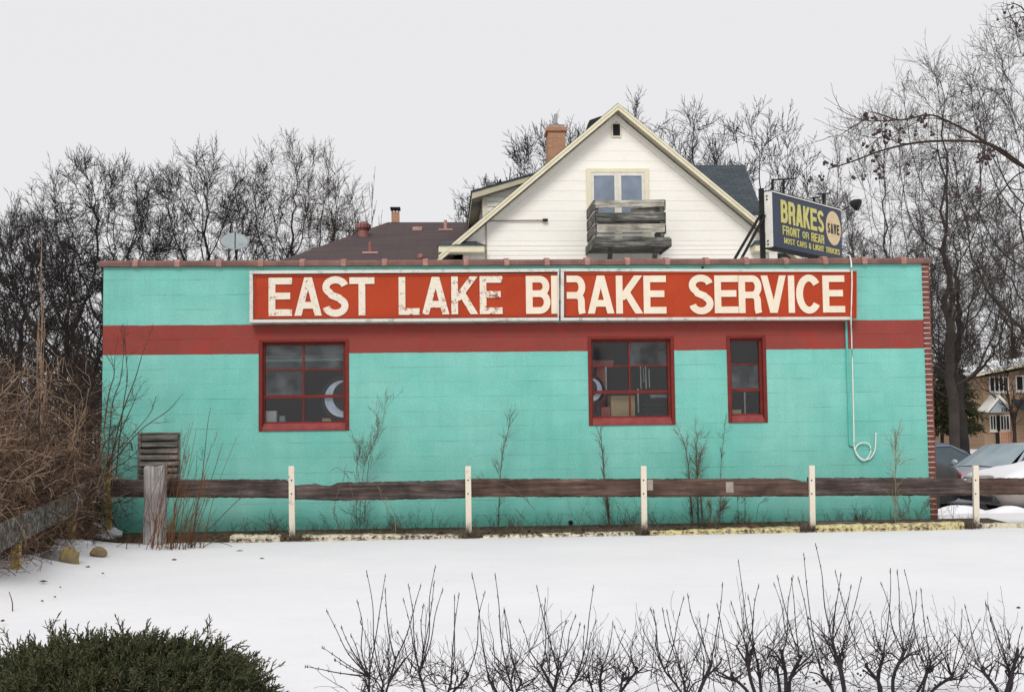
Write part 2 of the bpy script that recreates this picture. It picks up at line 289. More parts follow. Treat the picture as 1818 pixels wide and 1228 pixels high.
# ------------------------------------------------------------------ mesh builder
def tag(o, label=None, cat=None, group=None, kind=None):
    for k, v in (('label', label), ('category', cat), ('group', group), ('kind', kind)):
        if v: o[k] = v
    return o
def empty(name, loc, label=None, cat=None, group=None):
    o = bpy.data.objects.new(name, None); COL.objects.link(o); o.location = loc; o.empty_display_size = .2
    return tag(o, label, cat, group)
class MB:
    def __init__(s): s.v = []; s.f = []; s.mi = []; s.arr = []; s.smooth = False; s.cur = 0
    def quad(s, *p):
        n = len(s.v); s.v += [tuple(q) for q in p]; s.f.append(tuple(range(n, n + len(p)))); s.mi.append(s.cur); return s
    def box(s, a, b):
        x0, y0, z0 = (min(a[i], b[i]) for i in range(3)); x1, y1, z1 = (max(a[i], b[i]) for i in range(3))
        return s.hexa([(x0, y0, z0), (x1, y0, z0), (x1, y1, z0), (x0, y1, z0), (x0, y0, z1), (x1, y0, z1), (x1, y1, z1), (x0, y1, z1)])
    def hexa(s, p):
        n = len(s.v); s.v += [tuple(q) for q in p]
        for f in ((0, 3, 2, 1), (4, 5, 6, 7), (0, 1, 5, 4), (1, 2, 6, 5), (2, 3, 7, 6), (3, 0, 4, 7)):
            s.f.append(tuple(n + i for i in f)); s.mi.append(s.cur)
        return s
    def obox(s, o, u, v, w_):  # oriented box from corner and three edge vectors
        o = Vector(o); u = Vector(u); v = Vector(v); w_ = Vector(w_)
        return s.hexa([o, o + u, o + u + v, o + v, o + w_, o + u + w_, o + u + v + w_, o + v + w_])
    def prism(s, pts, d):  # polygon pts extruded by vector d
        n = len(s.v); k = len(pts); d = Vector(d); pts = [Vector(p) for p in pts]
        s.v += [tuple(p) for p in pts] + [tuple(p + d) for p in pts]
        s.f.append(tuple(range(n, n + k))[::-1]); s.f.append(tuple(range(n + k, n + 2 * k)))
        for i in range(k): s.f.append((n + i, n + (i + 1) % k, n + k + (i + 1) % k, n + k + i))
        s.mi += [s.cur] * (k + 2); return s
    def tube(s, pts, r, n=8, cap=True):
        pts = [Vector(p) for p in pts]; rr = r if isinstance(r, (list, tuple)) else [r] * len(pts)
        base = len(s.v); ref = None
        for i, p in enumerate(pts):
            d = (pts[min(i + 1, len(pts) - 1)] - pts[max(i - 1, 0)]).normalized()
            if ref is None: ref = Vector((0, 0, 1)) if abs(d.z) < .9 else Vector((1, 0, 0))
            a = d.cross(ref)
            if a.length < 1e-4: a = d.cross(Vector((0, 1, 0)))
            a.normalize(); b = d.cross(a).normalized(); ref = -b if False else ref
            for k in range(n):
                t = 2 * math.pi * k / n; s.v.append(tuple(p + (a * math.cos(t) + b * math.sin(t)) * rr[i]))
        for i in range(len(pts) - 1):
            for k in range(n):
                k2 = (k + 1) % n; s.f.append((base + i * n + k, base + i * n + k2, base + (i + 1) * n + k2, base + (i + 1) * n + k)); s.mi.append(s.cur)
        if cap:
            s.f.append(tuple(base + k for k in range(n))[::-1]); s.f.append(tuple(base + (len(pts) - 1) * n + k for k in range(n))); s.mi += [s.cur] * 2
        return s
    def ball(s, c, r, nu=8, nv=5, sq=(1, 1, 1), jit=0):
        base = len(s.v); c = Vector(c)
        for j in range(nv + 1):
            ph = math.pi * j / nv
            for i in range(nu):
                th = 2 * math.pi * i / nu; q = 1 + (random.random() - .5) * jit
                s.v.append((c.x + r * sq[0] * math.sin(ph) * math.cos(th) * q, c.y + r * sq[1] * math.sin(ph) * math.sin(th) * q, c.z + r * sq[2] * math.cos(ph) * q))
        for j in range(nv):
            for i in range(nu):
                i2 = (i + 1) % nu; s.f.append((base + j * nu + i, base + (j + 1) * nu + i, base + (j + 1) * nu + i2, base + j * nu + i2)); s.mi.append(s.cur)
        return s
    def build(s, name, mat, parent=None, bevel=0, smooth=False, rootloc=None):
        off = np.array(rootloc if rootloc is not None else (parent_loc(parent) if parent else (0, 0, 0)), dtype=float)
        me = bpy.data.meshes.new(name)
        me.from_pydata([(a[0] - off[0], a[1] - off[1], a[2] - off[2]) for a in s.v], [], s.f)
        mats = mat if isinstance(mat, (list, tuple)) else [mat]
        for m in mats: me.materials.append(m)
        if len(mats) > 1: me.polygons.foreach_set('material_index', s.mi)
        if smooth: me.polygons.foreach_set('use_smooth', [True] * len(me.polygons))
        me.update(); o = bpy.data.objects.new(name, me); COL.objects.link(o)
        if parent: o.parent = parent
        else:
            if rootloc is not None: o.location = rootloc
        if bevel:
            b = o.modifiers.new('bevel', 'BEVEL'); b.width = bevel; b.segments = 2; b.limit_method = 'ANGLE'
        return o
def parent_loc(o):
    l = Vector((0, 0, 0))
    while o: l = l + o.location; o = o.parent
    return l
def bx(name, a, b, mat, parent=None, bevel=0): return MB().box(a, b).build(name, mat, parent, bevel)
# segments -> mesh, vectorised
def seg_mesh(name, A, B, ra, rb, n=3, mat=None, parent=None, rootloc=None):
    A = np.asarray(A, float); B = np.asarray(B, float); ra = np.asarray(ra, float); rb = np.asarray(rb, float)
    off = np.array(rootloc if rootloc is not None else (parent_loc(parent) if parent else (0, 0, 0)), float)
    A = A - off; B = B - off
    K = len(A); d = B - A; L = np.linalg.norm(d, axis=1, keepdims=True) + 1e-9; d = d / L
    ref = np.where(np.abs(d[:, 2:3]) < .9, np.array([[0, 0, 1.]]), np.array([[1., 0, 0]]))
    a = np.cross(d, ref); a /= np.linalg.norm(a, axis=1, keepdims=True) + 1e-9; b = np.cross(d, a)
    V = np.zeros((K, 2 * n, 3)); B = B + d * rb[:, None] * (.7 if n >= 8 else .3)
    for k in range(n):
        t = 2 * math.pi * k / n; q = a * math.cos(t) + b * math.sin(t)
        V[:, k] = A + q * ra[:, None]; V[:, n + k] = B + q * rb[:, None]
    idx = np.arange(K)[:, None, None] * 2 * n
    fq = np.array([[k, (k + 1) % n, n + (k + 1) % n, n + k] for k in range(n)])[None]
    Fq = (idx + fq).reshape(-1)
    me = bpy.data.meshes.new(name); me.vertices.add(K * 2 * n); me.vertices.foreach_set('co', V.reshape(-1))
    nf = K * n; me.loops.add(nf * 4); me.loops.foreach_set('vertex_index', Fq.astype(np.int32))
    me.polygons.add(nf); me.polygons.foreach_set('loop_start', np.arange(nf, dtype=np.int32) * 4); me.polygons.foreach_set('loop_total', np.full(nf, 4, np.int32))
    me.polygons.foreach_set('use_smooth', np.ones(nf, bool))
    me.update(calc_edges=True); me.validate()
    if mat: me.materials.append(mat)
    o = bpy.data.objects.new(name, me); COL.objects.link(o)
    if parent: o.parent = parent
    elif rootloc is not None: o.location = rootloc
    return o
def norm(a): return a / (np.linalg.norm(a, axis=-1, keepdims=True) + 1e-9)
def grow(seed, levels, base, dir0, L0, r0):
    """levels: dicts seg, kids, ang, lr, wob, up, t0 ; returns list per level of (A,B,ra,rb)"""
    rg = np.random.default_rng(seed); out = []
    pos = np.array(base, float).reshape(-1, 3); d = norm(np.array(dir0, float).reshape(-1, 3)); L = np.atleast_1d(np.array(L0, float)); r = np.atleast_1d(np.array(r0, float))
    for li, lv in enumerate(levels):
        n = lv['seg']; K = len(pos); path = [pos]; dirs = [d]; tp = lv.get('tip', .35)
        for s in range(n):
            d = norm(d + rg.normal(0, lv['wob'], (K, 3)) + np.array([0, 0, lv['up']]))
            path.append(path[-1] + d * (L / n)[:, None]); dirs.append(d)
        path = np.stack(path, 1); dirs = np.stack(dirs, 1)
        rad = r[:, None] * (1 - (1 - tp) * np.linspace(0, 1, n + 1)[None])
        out.append((path[:, :-1].reshape(-1, 3), path[:, 1:].reshape(-1, 3), rad[:, :-1].reshape(-1), rad[:, 1:].reshape(-1)))
        if li == len(levels) - 1: break
        k = lv['kids']; t = np.linspace(lv['t0'], 1.0, k)[None] + rg.uniform(-.5, .5, (K, k)) * (1 - lv['t0']) / k
        t = np.clip(t, .05, 1.0); t[:, -1] = 1.0; x = t * n; i = np.minimum(x.astype(int), n - 1); fr = (x - i)[..., None]; ar = np.arange(K)[:, None]
        p = path[ar, i] * (1 - fr) + path[ar, i + 1] * fr; dd = dirs[ar, i + 1]
        pr = rad[ar, i]
        side = norm(np.cross(dd, norm(rg.normal(0, 1, (K, k, 3)))))
        if lv.get('flat'): side[..., 2] *= .5; side = norm(side)
        ang = np.radians(lv['ang']) * rg.uniform(.6, 1.3, (K, k)); ang[:, -1] *= .35
        nd = norm(dd * np.cos(ang)[..., None] + side * np.sin(ang)[..., None])
        nl = L[:, None] * lv['lr'] * rg.uniform(.7, 1.2, (K, k)) * (1 - lv.get('taper', .35) * (t - lv['t0']))
        pos = p.reshape(-1, 3); d = nd.reshape(-1, 3); L = nl.reshape(-1)
        r = np.minimum(pr.reshape(-1) * .8, (pr * lv.get('rr', .62) * rg.uniform(.8, 1.1, (K, k))).reshape(-1))
    return out
def cat(parts): return [np.concatenate([p[i] for p in parts]) for i in range(4)]
# ------------------------------------------------------------------ ground
def gz(x, y):
    z = -0.48 * min(1, max(0, (y - 2.0) / 4.0))
    z += .0 if y > -.9 else .02 * math.sin(x * .7 + y * .4) * min(1, (-.9 - y) / 3)
    if y > 40: z -= .012 * (y - 40)
    return z
def ground():
    xs = np.concatenate([np.linspace(-400, -30, 12), np.linspace(-28, 36, 130), np.linspace(40, 400, 12)])
    ys = np.concatenate([np.linspace(-60, -20, 8), np.linspace(-18, 14, 130), np.linspace(16, 90, 30), np.linspace(100, 900, 14)])
    mb = MB(); rg = random.Random(3)
    for y in ys:
        for x in xs:
            b = 0
            if -1.6 < y < 1.5 and x < 12: b = 0
            z = gz(x, y) + (.008 * math.sin(x * 3.1 + math.sin(y * 2.3) * 2) if y < -1.3 else 0)
            # bank of snow and rubble at the left fence
            if y < -.9: z += .16 * math.exp(-((x + .05 - .02 * (y + 3)) / .55) ** 2) * min(1, (-.9 - y)) * (1 + .35 * math.sin(y * 3))
            if -1.35 < y < 3 and x < 11.6 : z -= .03 * max(0, 1 - abs(y - .2) / 1.5)
            mb.v.append((x, y, z))
    nx = len(xs)
    for j in range(len(ys) - 1):
        for i in range(nx - 1): mb.f.append((j * nx + i, j * nx + i + 1, (j + 1) * nx + i + 1, (j + 1) * nx + i))
    return tag(mb.build('snow_ground', MT['snow'], smooth=True), kind='structure')
ground()
# strip of bare leafy soil between the timbers and the wall
mb = MB(); xs = np.linspace(-.9, 12.2, 150)
for i, x in enumerate(xs):
    e = .05 * math.sin(x * 5) + .04 * math.sin(x * 13.7)
    f0 = -1.02 - .02 * x * 0 + e + (.0 if x > 1.8 else .35 * (1.8 - x) / 2.7)
    for y, z in ((f0, -.03), (f0 + .10, .028), (-.6, .035 + .01 * math.sin(x * 9)), (0.0, .05)):
        mb.v.append((x, y, z))
for i in range(len(xs) - 1):
    for k in range(3): mb.f.append((i * 4 + k, i * 4 + 4 + k, i * 4 + 5 + k, i * 4 + 1 + k))
tag(mb.build('soil_strip', MT['soil'], smooth=True), kind='structure')
# ------------------------------------------------------------------ shop building
XW = 11.38; ZT = 18 * C
shop = empty('brake_shop', (0, 0, 0), 'low turquoise painted block building with a red band and clay tile coping', 'building')
def PW(x, y): p = P(x, y, 0); return p.x, p.z
wins = []
for (xa, xb, yt, yb) in ((461, 617, 603.3, 763.8), (1045.8, 1195, 598.2, 753.8), (1292.8, 1358.5, 596.4, 749.4)):
    xm, ym = (xa + xb) / 2, (yt + yb) / 2
    wins.append((PW(xa, ym)[0], PW(xb, ym)[0], PW(xm, yb)[1], PW(xm, yt)[1]))
def holed(mb, x0, x1, z0, z1, holes, y0, y1):
    X = sorted({x0, x1} | {h[0] for h in holes} | {h[1] for h in holes}); Z = sorted({z0, z1} | {h[2] for h in holes} | {h[3] for h in holes})
    for i in range(len(X) - 1):
        for j in range(len(Z) - 1):
            cx, cz = (X[i] + X[i + 1]) / 2, (Z[j] + Z[j + 1]) / 2
            if any(h[0] < cx < h[1] and h[2] < cz < h[3] for h in holes): continue
            a, b, c, d = X[i], X[i + 1], Z[j], Z[j + 1]
            mb.quad((a, y0, c), (b, y0, c), (b, y0, d), (a, y0, d)); mb.quad((b, y1, c), (a, y1, c), (a, y1, d), (b, y1, d))
    for a, b, c, d in holes:
        mb.quad((a, y0, c), (a, y0, d), (a, y1, d), (a, y1, c)); mb.quad((b, y0, d), (b, y0, c), (b, y1, c), (b, y1, d))
        mb.quad((a, y0, d), (b, y0, d), (b, y1, d), (a, y1, d)); mb.quad((b, y0, c), (a, y0, c), (a, y1, c), (b, y1, c))
mb = MB(); holed(mb, 0, XW, -.6, ZT, wins, 0, .2)
mb.quad((0, 0, -.6), (0, 0, ZT), (0, .2, ZT), (0, .2, -.6)); mb.quad((XW, 0, ZT), (XW, 0, -.6), (XW, .2, -.6), (XW, .2, ZT)); mb.quad((0, 0, ZT), (XW, 0, ZT), (XW, .2, ZT), (0, .2, ZT))
mb.build('front_wall', MT['wall'], shop)
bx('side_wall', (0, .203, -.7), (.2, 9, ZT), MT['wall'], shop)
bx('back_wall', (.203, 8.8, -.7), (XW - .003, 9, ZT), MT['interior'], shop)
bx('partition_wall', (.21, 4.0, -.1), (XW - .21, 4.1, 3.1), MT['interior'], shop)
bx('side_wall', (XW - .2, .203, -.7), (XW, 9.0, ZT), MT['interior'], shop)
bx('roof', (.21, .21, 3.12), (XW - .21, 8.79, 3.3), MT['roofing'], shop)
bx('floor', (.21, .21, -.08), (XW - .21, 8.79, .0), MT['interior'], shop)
# brick return at the right corner: brick ends and pale joints
bt = XW + .004; bw_ = .10
vn = MB(); vm = MB(); z = -.6; i = 0
while z < ZT - .03:
    vn.cur = 0; wv = bw_ + random.uniform(-.004, .004)
    vn.box((bt, -.012, z), (bt + wv, .4, z + .056)); vm.box((bt, .0, z + .056), (bt + bw_ - .008, .4, z + .0725))
    if i % 1 == 0: vm.box((bt - .0035, -.006, z + .052), (bt + .06 + random.uniform(0, .035), .02, z + .0745))
    z += .0725; i += 1
q = vn.build('brick_veneer', MT['brickend'], shop); vm.build('mortar_joint', MT['mortar'], shop)
bx('brick_side', (bt, .403, -.7), (bt + bw_, 9, ZT), MT['sidebrick'], shop)
# coping tiles
pitch = .5615; x = -.03; xt = [(-.14)]
k0 = P(462, 462, 0).x
starts = [k0 + (i - 8) * pitch for i in range(0, 40)]
starts = [s for s in starts if .1 < s < XW - .1]
edges = [-.055] + starts + [XW + .135]
for i in range(len(edges) - 1):
    a, b = edges[i] + .004, edges[i + 1] - .004; dz = random.uniform(-.004, .004); mb = MB()
    def halfround(mb, x0, x1, r, zc, z0b, hw):
        n = 10; prof = [(-hw, z0b)] + [(-hw + .0, zc)] + [(.1 - math.cos(math.pi * t / n) * hw - .1, zc + math.sin(math.pi * t / n) * r) for t in range(1, n)] + [(hw, zc), (hw, z0b)]
        mb.prism([(x0, .1 + p[0], p[1]) for p in prof], (x1 - x0, 0, 0))
    halfround(mb, a, b, .05, ZT + .025 + dz, ZT - .022, .155)
    o = mb.build('coping_tile', MT['tile'], shop, bevel=.005)
    if 0 < i:
        m2 = MB(); halfround(m2, a - .028, a + .045, .066 + random.uniform(-.004, .006), ZT + .03 + dz, ZT - .026, .168); m2.build('tile_collar', MT['tilecol'], o, bevel=.006)
# windows of the shop
def shop_window(h, cols, rails, dust=()):
    x0, x1, z0, z1 = h; fr = MB(); H = z1 - z0
    j = .062; fy0, fy1 = .055, .135; sh = .085
    fr.box((x0 + .002, fy0, z0 + sh), (x0 + j, fy1, z1 - .002)); fr.box((x1 - j, fy0, z0 + sh), (x1 - .002, fy1, z1 - .002))
    fr.box((x0 + j, fy0 + .002, z1 - .065), (x1 - j, fy1 - .002, z1 - .004)); fr.box((x0 + j, fy0 + .004, z0 + sh - .02), (x1 - j, fy1 - .004, z0 + sh + .035))
    # outer painted casing flush-proud of the wall
    cw = .05
    fr.box((x0 - .012, -.012, z0 - .008), (x0 + cw - .012, .05, z1 + .004)); fr.box((x1 - cw + .022, -.012, z0 - .008), (x1 + .022, .05, z1 + .004))
    fr.box((x0 + cw - .012, -.010, z1 - .03), (x1 - cw + .022, .05, z1 + .002))
    f = fr.build('window_frame', MT['redframe'], shop, bevel=.004)
    s = MB(); s.hexa([(x0 + cw - .01, -.02, z0 - .004), (x1 - cw + .02, -.02, z0 - .004), (x1 - cw + .02, .054, z0 - .004), (x0 + cw - .01, .054, z0 - .004), (x0 + cw - .01, -.02, z0 + .03), (x1 - cw + .02, -.02, z0 + .03), (x1 - cw + .02, .054, z0 + .1), (x0 + cw - .01, .054, z0 + .1)])
    s.build('sill', MT['sill'], f, bevel=.003)
    g0, g1, gx0, gx1 = z0 + sh + .03, z1 - .065, x0 + j, x1 - j
    mun = MB(); GH = g1 - g0
    zr = [g1 - GH * r for r in rails]
    mun.box((gx0, .075, zr[0] - .009), (gx1, .115, zr[0] + .009)); mun.box((gx0, .068, zr[1] - .02), (gx1, .12, zr[1] + .02))
    if cols == 2:
        xm = (gx0 + gx1) / 2 - .01; mun.box((xm - .011, .0765, zr[1] + .02), (xm + .011, .1135, g1)); mun.box((xm - .009, .0765, g0), (xm + .012, .1135, zr[1] - .02))
    mun.build('glazing_bar', MT['redframe'], f)
    pz = [g0] + [zr[1], zr[0]] + [g1]; pxs = [gx0, gx1] if cols == 1 else [gx0, (gx0 + gx1) / 2, gx1]; n = 0
    for r in range(3):
        for c_ in range(len(pxs) - 1):
            n += 1; MB().box((pxs[c_] + .002, .093 + .001 * n, pz[r] + .001), (pxs[c_ + 1] - .002, .0965 + .001 * n, pz[r + 1] - .001)).build('pane', MT['dustyglass'] if (r, c_) in dust else MT['glass'], f)
shop_window(wins[0], 2, (.32, .67), {(1, 0), (2, 0), (2, 1)}); shop_window(wins[1], 2, (.32, .67), {(2,1)}); shop_window(wins[2], 1, (.32, .67), {(1,0)})
# louvred vent low on the wall, left
lv = MB(); x0, z0 = PW(245, 840); x1, z1 = PW(320, 767); z0 -= .25
lv.box((x0, -.03, z0), (x0 + .03, -.001, z1)); lv.box((x1 - .02, -.03, z0), (x1, -.001, z1)); lv.box((x0 + .03, -.028, z1 - .02), (x1 - .02, -.001, z1)); n = 9
for i in range(n):
    a = z0 + (z1 - z0 - .02) * i / n; h = (z1 - z0 - .02) / n
    lv.hexa([(x0 + .03, -.075, a + .006), (x1 - .02, -.075, a + .006), (x1 - .02, -.004, a + h * .55), (x0 + .03, -.004, a + h * .55), (x0 + .03, -.075, a + h * .5), (x1 - .02, -.075, a + h * .5), (x1 - .02, -.004, a + h * .98), (x0 + .03, -.004, a + h * .98)])
lv.build('louver_vent', MT['louver'], shop)
# small pipe hole, hook, painted conduit
hx, hz = PW(1013, 927); MB().tube([(hx, -.03, hz), (hx, .0, hz)], .032, 10).build('drain_pipe', MT['black'], shop)
hx, hz = PW(1247, 475); MB().ball((hx, -.02, hz), .018).build('wall_hook', MT['black'], shop)
cx, cz = PW(1508, 790); cx2, cz2 = PW(1504, 571)
MB().tube([(cx, -.02, cz), (cx, -.02, cz2)], .017, 8).tube([(cx, -.02, cz), (cx + .07, -.02, cz - .01)], .017, 8).build('conduit', MT['teal'], shop)
# ------------------------------------------------------------------ lettering: stroked glyphs, unit box 0..1 x 0..1
def arc(cx, cy, rx, ry, a0, a1, n=14): return [(cx + rx * math.cos(R(a0 + (a1 - a0) * i / n)), cy + ry * math.sin(R(a0 + (a1 - a0) * i / n))) for i in range(n + 1)]
def glyph(ch, t, tx):
    """centre lines; t = stroke thickness in height units, tx in width units"""
    hx, hy = tx / 2, t / 2; L, Rr, B, T = hx, 1 - hx, hy, 1 - hy; m = .52
    G = {
     'E': [[(L, 0), (L, 1)], [(L, T), (1, T)], [(L, m), (.92, m)], [(L, B), (1, B)]],
     'F': [[(L, 0), (L, 1)], [(L, T), (1, T)], [(L, m), (.9, m)]],
     'L': [[(L, 0), (L, 1)], [(L, B), (1, B)]],
     'T': [[(0, T), (1, T)], [(.5, 0), (.5, T)]],
     'I': [[(.5, 0), (.5, 1)]],
     'H': [[(L, 0), (L, 1)], [(Rr, 0), (Rr, 1)], [(L, .5), (Rr, .5)]],
     'A': [[(hx * .95, 0), (.5 - hx * .1, 1)], [(1 - hx * .95, 0), (.5 + hx * .1, 1)], [(.22, .27), (.78, .27)]],
     'V': [[(hx * .95, 1), (.5 - hx * .1, 0)], [(1 - hx * .95, 1), (.5 + hx * .1, 0)]],
     'N': [[(L, 0), (L, 1)], [(Rr, 0), (Rr, 1)], [(L, 1), (Rr, 0)]],
     'M': [[(L, 0), (L, 1)], [(Rr, 0), (Rr, 1)], [(L, 1), (.5, .12)], [(.5, .12), (Rr, 1)]],
     'K': [[(L, 0), (L, 1)], [(L + hx * .4, .36), (1 - hx * 1.05, 1)], [(.40, .56), (1 - hx * .9, 0)]],
     'R': [[(L, 0), (L, 1)], [(L, T), (.55, T)] + arc(.60, (T + m - .04) / 2, Rr - .60, (T - m + .04) / 2, 90, -90) + [(L, m - .04)], [(.55, m - .04)] + arc(.60, m - .04 - .16, Rr - .64, .16, 80, 0, 6) + [(Rr - .03, .10), (Rr + .01, 0)]],
     'r': [[(0, T), (.5, T)] + arc(.52, (T + m - .04) / 2, Rr - .52, (T - m + .04) / 2, 90, -90) + [(0, m - .04)], [(.45, m - .04)] + arc(.52, m - .04 - .16, Rr - .56, .16, 80, 0, 6) + [(Rr - .03, .10), (Rr + .01, 0)]],
     'B': [[(L, 0), (L, 1)], [(L, T), (.52, T)] + arc(.56, (T + .53) / 2, Rr - .60, (T - .53) / 2, 90, -90) + [(L, .53)], [(L, .53), (.54, .53)] + arc(.57, (B + .53) / 2, Rr - .57, (.53 - B) / 2, 90, -90) + [(L, B)]],
     'C': [arc(.5, .5, .5 - hx, .5 - hy, 38, 322, 30)],
     'G': [arc(.5, .5, .5 - hx, .5 - hy, 38, 340, 30), [(.56, .44), (Rr + hx * .6, .44)], [(Rr, .44), (Rr, .06)]],
     'O': [arc(.5, .5, .5 - hx, .5 - hy, 0, 359.9, 32)],
     'U': [[(L, 1), (L, .3)] + arc(.5, .3, .5 - hx, .3 - hy, 180, 360, 14) + [(Rr, 1)]],
     'S': [arc(.5, .735, .5 - hx, .265 - hy, 12, 250, 16)[:-1] + [(.34, .535), (.66, .455)] + arc(.5, .27, .5 - hx, .27 - hy, 62, -170, 16)],
     '&': [arc(.45, .77, .20, .16, -60, 240, 14) + [(.95, .02)], [(.60, .62)] + arc(.42, .26, .36, .20, 110, 330, 12) + [(.95, .45)]],
     '2': [arc(.5, .72, .5 - hx, .28 - hy, 170, -40, 12) + [(L, B)], [(L * .2, B), (1, B)]],
     '1': [[(.5, 0), (.5, 1)], [(.5, .97), (.15, .78)]],
     '0': [arc(.5, .5, .5 - hx, .5 - hy, 0, 359.9, 24)],
    }
    return G[ch]
def put_glyph(mb, ch, O, U, V, Nn, t=.20, tw=None, depth=.02, k=0):
    """O lower-left corner, U width vector, V height vector, Nn outward unit normal"""
    Wd, Hh = U.length, V.length; th = t * Hh; tx = th / Wd if ch != 'I' else 1.0
    if ch == 'I': th = Wd
    for si, line in enumerate(glyph(ch, t, th / Wd)):
        pts = [(p[0] * Wd, p[1] * Hh) for p in line]; n = len(pts); Lf, Rt = [], []
        closed = math.hypot(pts[0][0] - pts[-1][0], pts[0][1] - pts[-1][1]) < 1e-2 * Hh and n > 5
        diag = ch in 'AVKNM' and n == 2 and abs(pts[0][0] - pts[1][0]) > .05 * Wd and abs(pts[0][1] - pts[1][1]) > .3 * Hh
        if diag:  # horizontal-cut diagonal stroke
            e = th / 2 * math.hypot(pts[1][0] - pts[0][0], pts[1][1] - pts[0][1]) / abs(pts[1][1] - pts[0][1])
            Lf = [(pts[0][0] - e, pts[0][1]), (pts[1][0] - e, pts[1][1])]; Rt = [(pts[0][0] + e, pts[0][1]), (pts[1][0] + e, pts[1][1])]
        else:
            for i in range(n):
                a = pts[i - 1] if i > 0 else (pts[-2] if closed else pts[0]); b = pts[i + 1] if i < n - 1 else (pts[1] if closed else pts[-1])
                if i == 0 and not closed: a = pts[0]
                dx, dy = b[0] - a[0], b[1] - a[1]; l = math.hypot(dx, dy) or 1; nx, ny = -dy / l, dx / l
                Lf.append((pts[i][0] + nx * th / 2, pts[i][1] + ny * th / 2)); Rt.append((pts[i][0] - nx * th / 2, pts[i][1] - ny * th / 2))
        u, v = U / Wd, V / Hh; d = depth + .0008 * si + .0003 * k
        def T3(p, q): return O + u * p[0] + v * p[1] + Nn * q
        m = len(Lf); b0 = len(mb.v)
        for i in range(m): mb.v += [tuple(T3(Lf[i], d)), tuple(T3(Rt[i], d)), tuple(T3(Lf[i], 0.0005)), tuple(T3(Rt[i], 0.0005))]
        for i in range(m - 1):
            a = b0 + 4 * i; b = a + 4
            for f in ((a, a + 1, b + 1, b), (a + 2, a, b, b + 2), (a + 1, a + 3, b + 3, b + 1)): mb.f.append(f); mb.mi.append(mb.cur)
        for a, s in ((b0, 1), (b0 + 4 * (m - 1), -1)): mb.f.append((a, a + 2, a + 3, a + 1)); mb.mi.append(mb.cur)
# ------------------------------------------------------------------ long red sign
YF = -.16  # front of the sign panels
def PS(x, y, Y=YF): return P(x, y, Y)
sign = empty('long_sign', (4, -.1, 3), 'long orange red sign board with cream letters EAST LAKE BRAKE SERVICE across the turquoise wall', 'sign')
def framebox(xa, xb, yta, ytb, yba, ybb, right=True, left=True, w_=6.5):
    """white channel frame drawn by four bars between photo corner heights"""
    mb = MB()
    def bar(p, q, r, s_, y0=-.20, y1=-.03):
        A = [P(*p, YF), P(*q, YF), P(*r, YF), P(*s_, YF)]
        mb.hexa([(a.x, y0, a.z) for a in (A[0], A[1])] + [(a.x, y1, a.z) for a in (A[1], A[0])] + [(a.x, y0, a.z) for a in (A[3], A[2])] + [(a.x, y1, a.z) for a in (A[2], A[3])])
    bar((xa, yta + w_ * .85), (xb, ytb + w_ * .85), (xb, ytb), (xa, yta))
    bar((xa, yba), (xb, ybb), (xb, ybb - w_ * .9), (xa, yba - w_ * .9))
    if left: bar((xa, yba - w_ * .9 - .1), (xa + w_, yba - w_ * .9 - .1), (xa + w_, yta + w_ * .85 + .1), (xa, yta + w_ * .85 + .1), -.198)
    if right: bar((xb - 2.5, ybb - w_ * .9 - .1), (xb, ybb - w_ * .9 - .1), (xb, ytb + w_ * .85 + .1), (xb - 2.5, ytb + w_ * .85 + .1), -.206)
    # inner lip
    return mb
framebox(443.5, 992, 481.5, 477.5, 573.5, 569.5).build('sign_frame', MT['signframe'], sign, bevel=.006)
framebox(995, 1508, 477.5, 478.5, 569.5, 568, right=False, left=True, w_=6).build('sign_frame', MT['signframe'], sign, bevel=.006)
def panel(xa, xb, yta, ytb, yba, ybb, Y, name='sign_panel'):
    mb = MB(); a, b, c_, d = P(xa, yba, Y), P(xb, ybb, Y), P(xb, ytb, Y), P(xa, yta, Y)
    mb.prism([a, b, c_, d], (0, .035, 0)); o = mb.build(name, MT['signred'], sign, bevel=.004)
    # raised lip round the panel
    m2 = MB(); dm = Vector((0, -.014, 0)); e = .02
    for p, q, r, s_ in ((a, b, b + Vector((0, 0, e)), a + Vector((0, 0, e))), (d - Vector((0, 0, e)), c_ - Vector((0, 0, e)), c_, d)):
        m2.prism([p, q, r, s_], dm)
    for p, q, sx in ((a, d, 1), (b, c_, -1)):
        m2.prism([p + Vector((0, 0, e)), p + Vector((sx * e, 0, e)), q + Vector((sx * e, 0, -e)), q + Vector((0, 0, -e))], dm)
    m2.build('panel_lip', MT['signred'], o)
    return o
panel(451.5, 990, 488.5, 485.5, 566, 562, YF)
panel(1003.5, 1520.5, 484.5, 481, 561.5, 565.5, YF - .012)
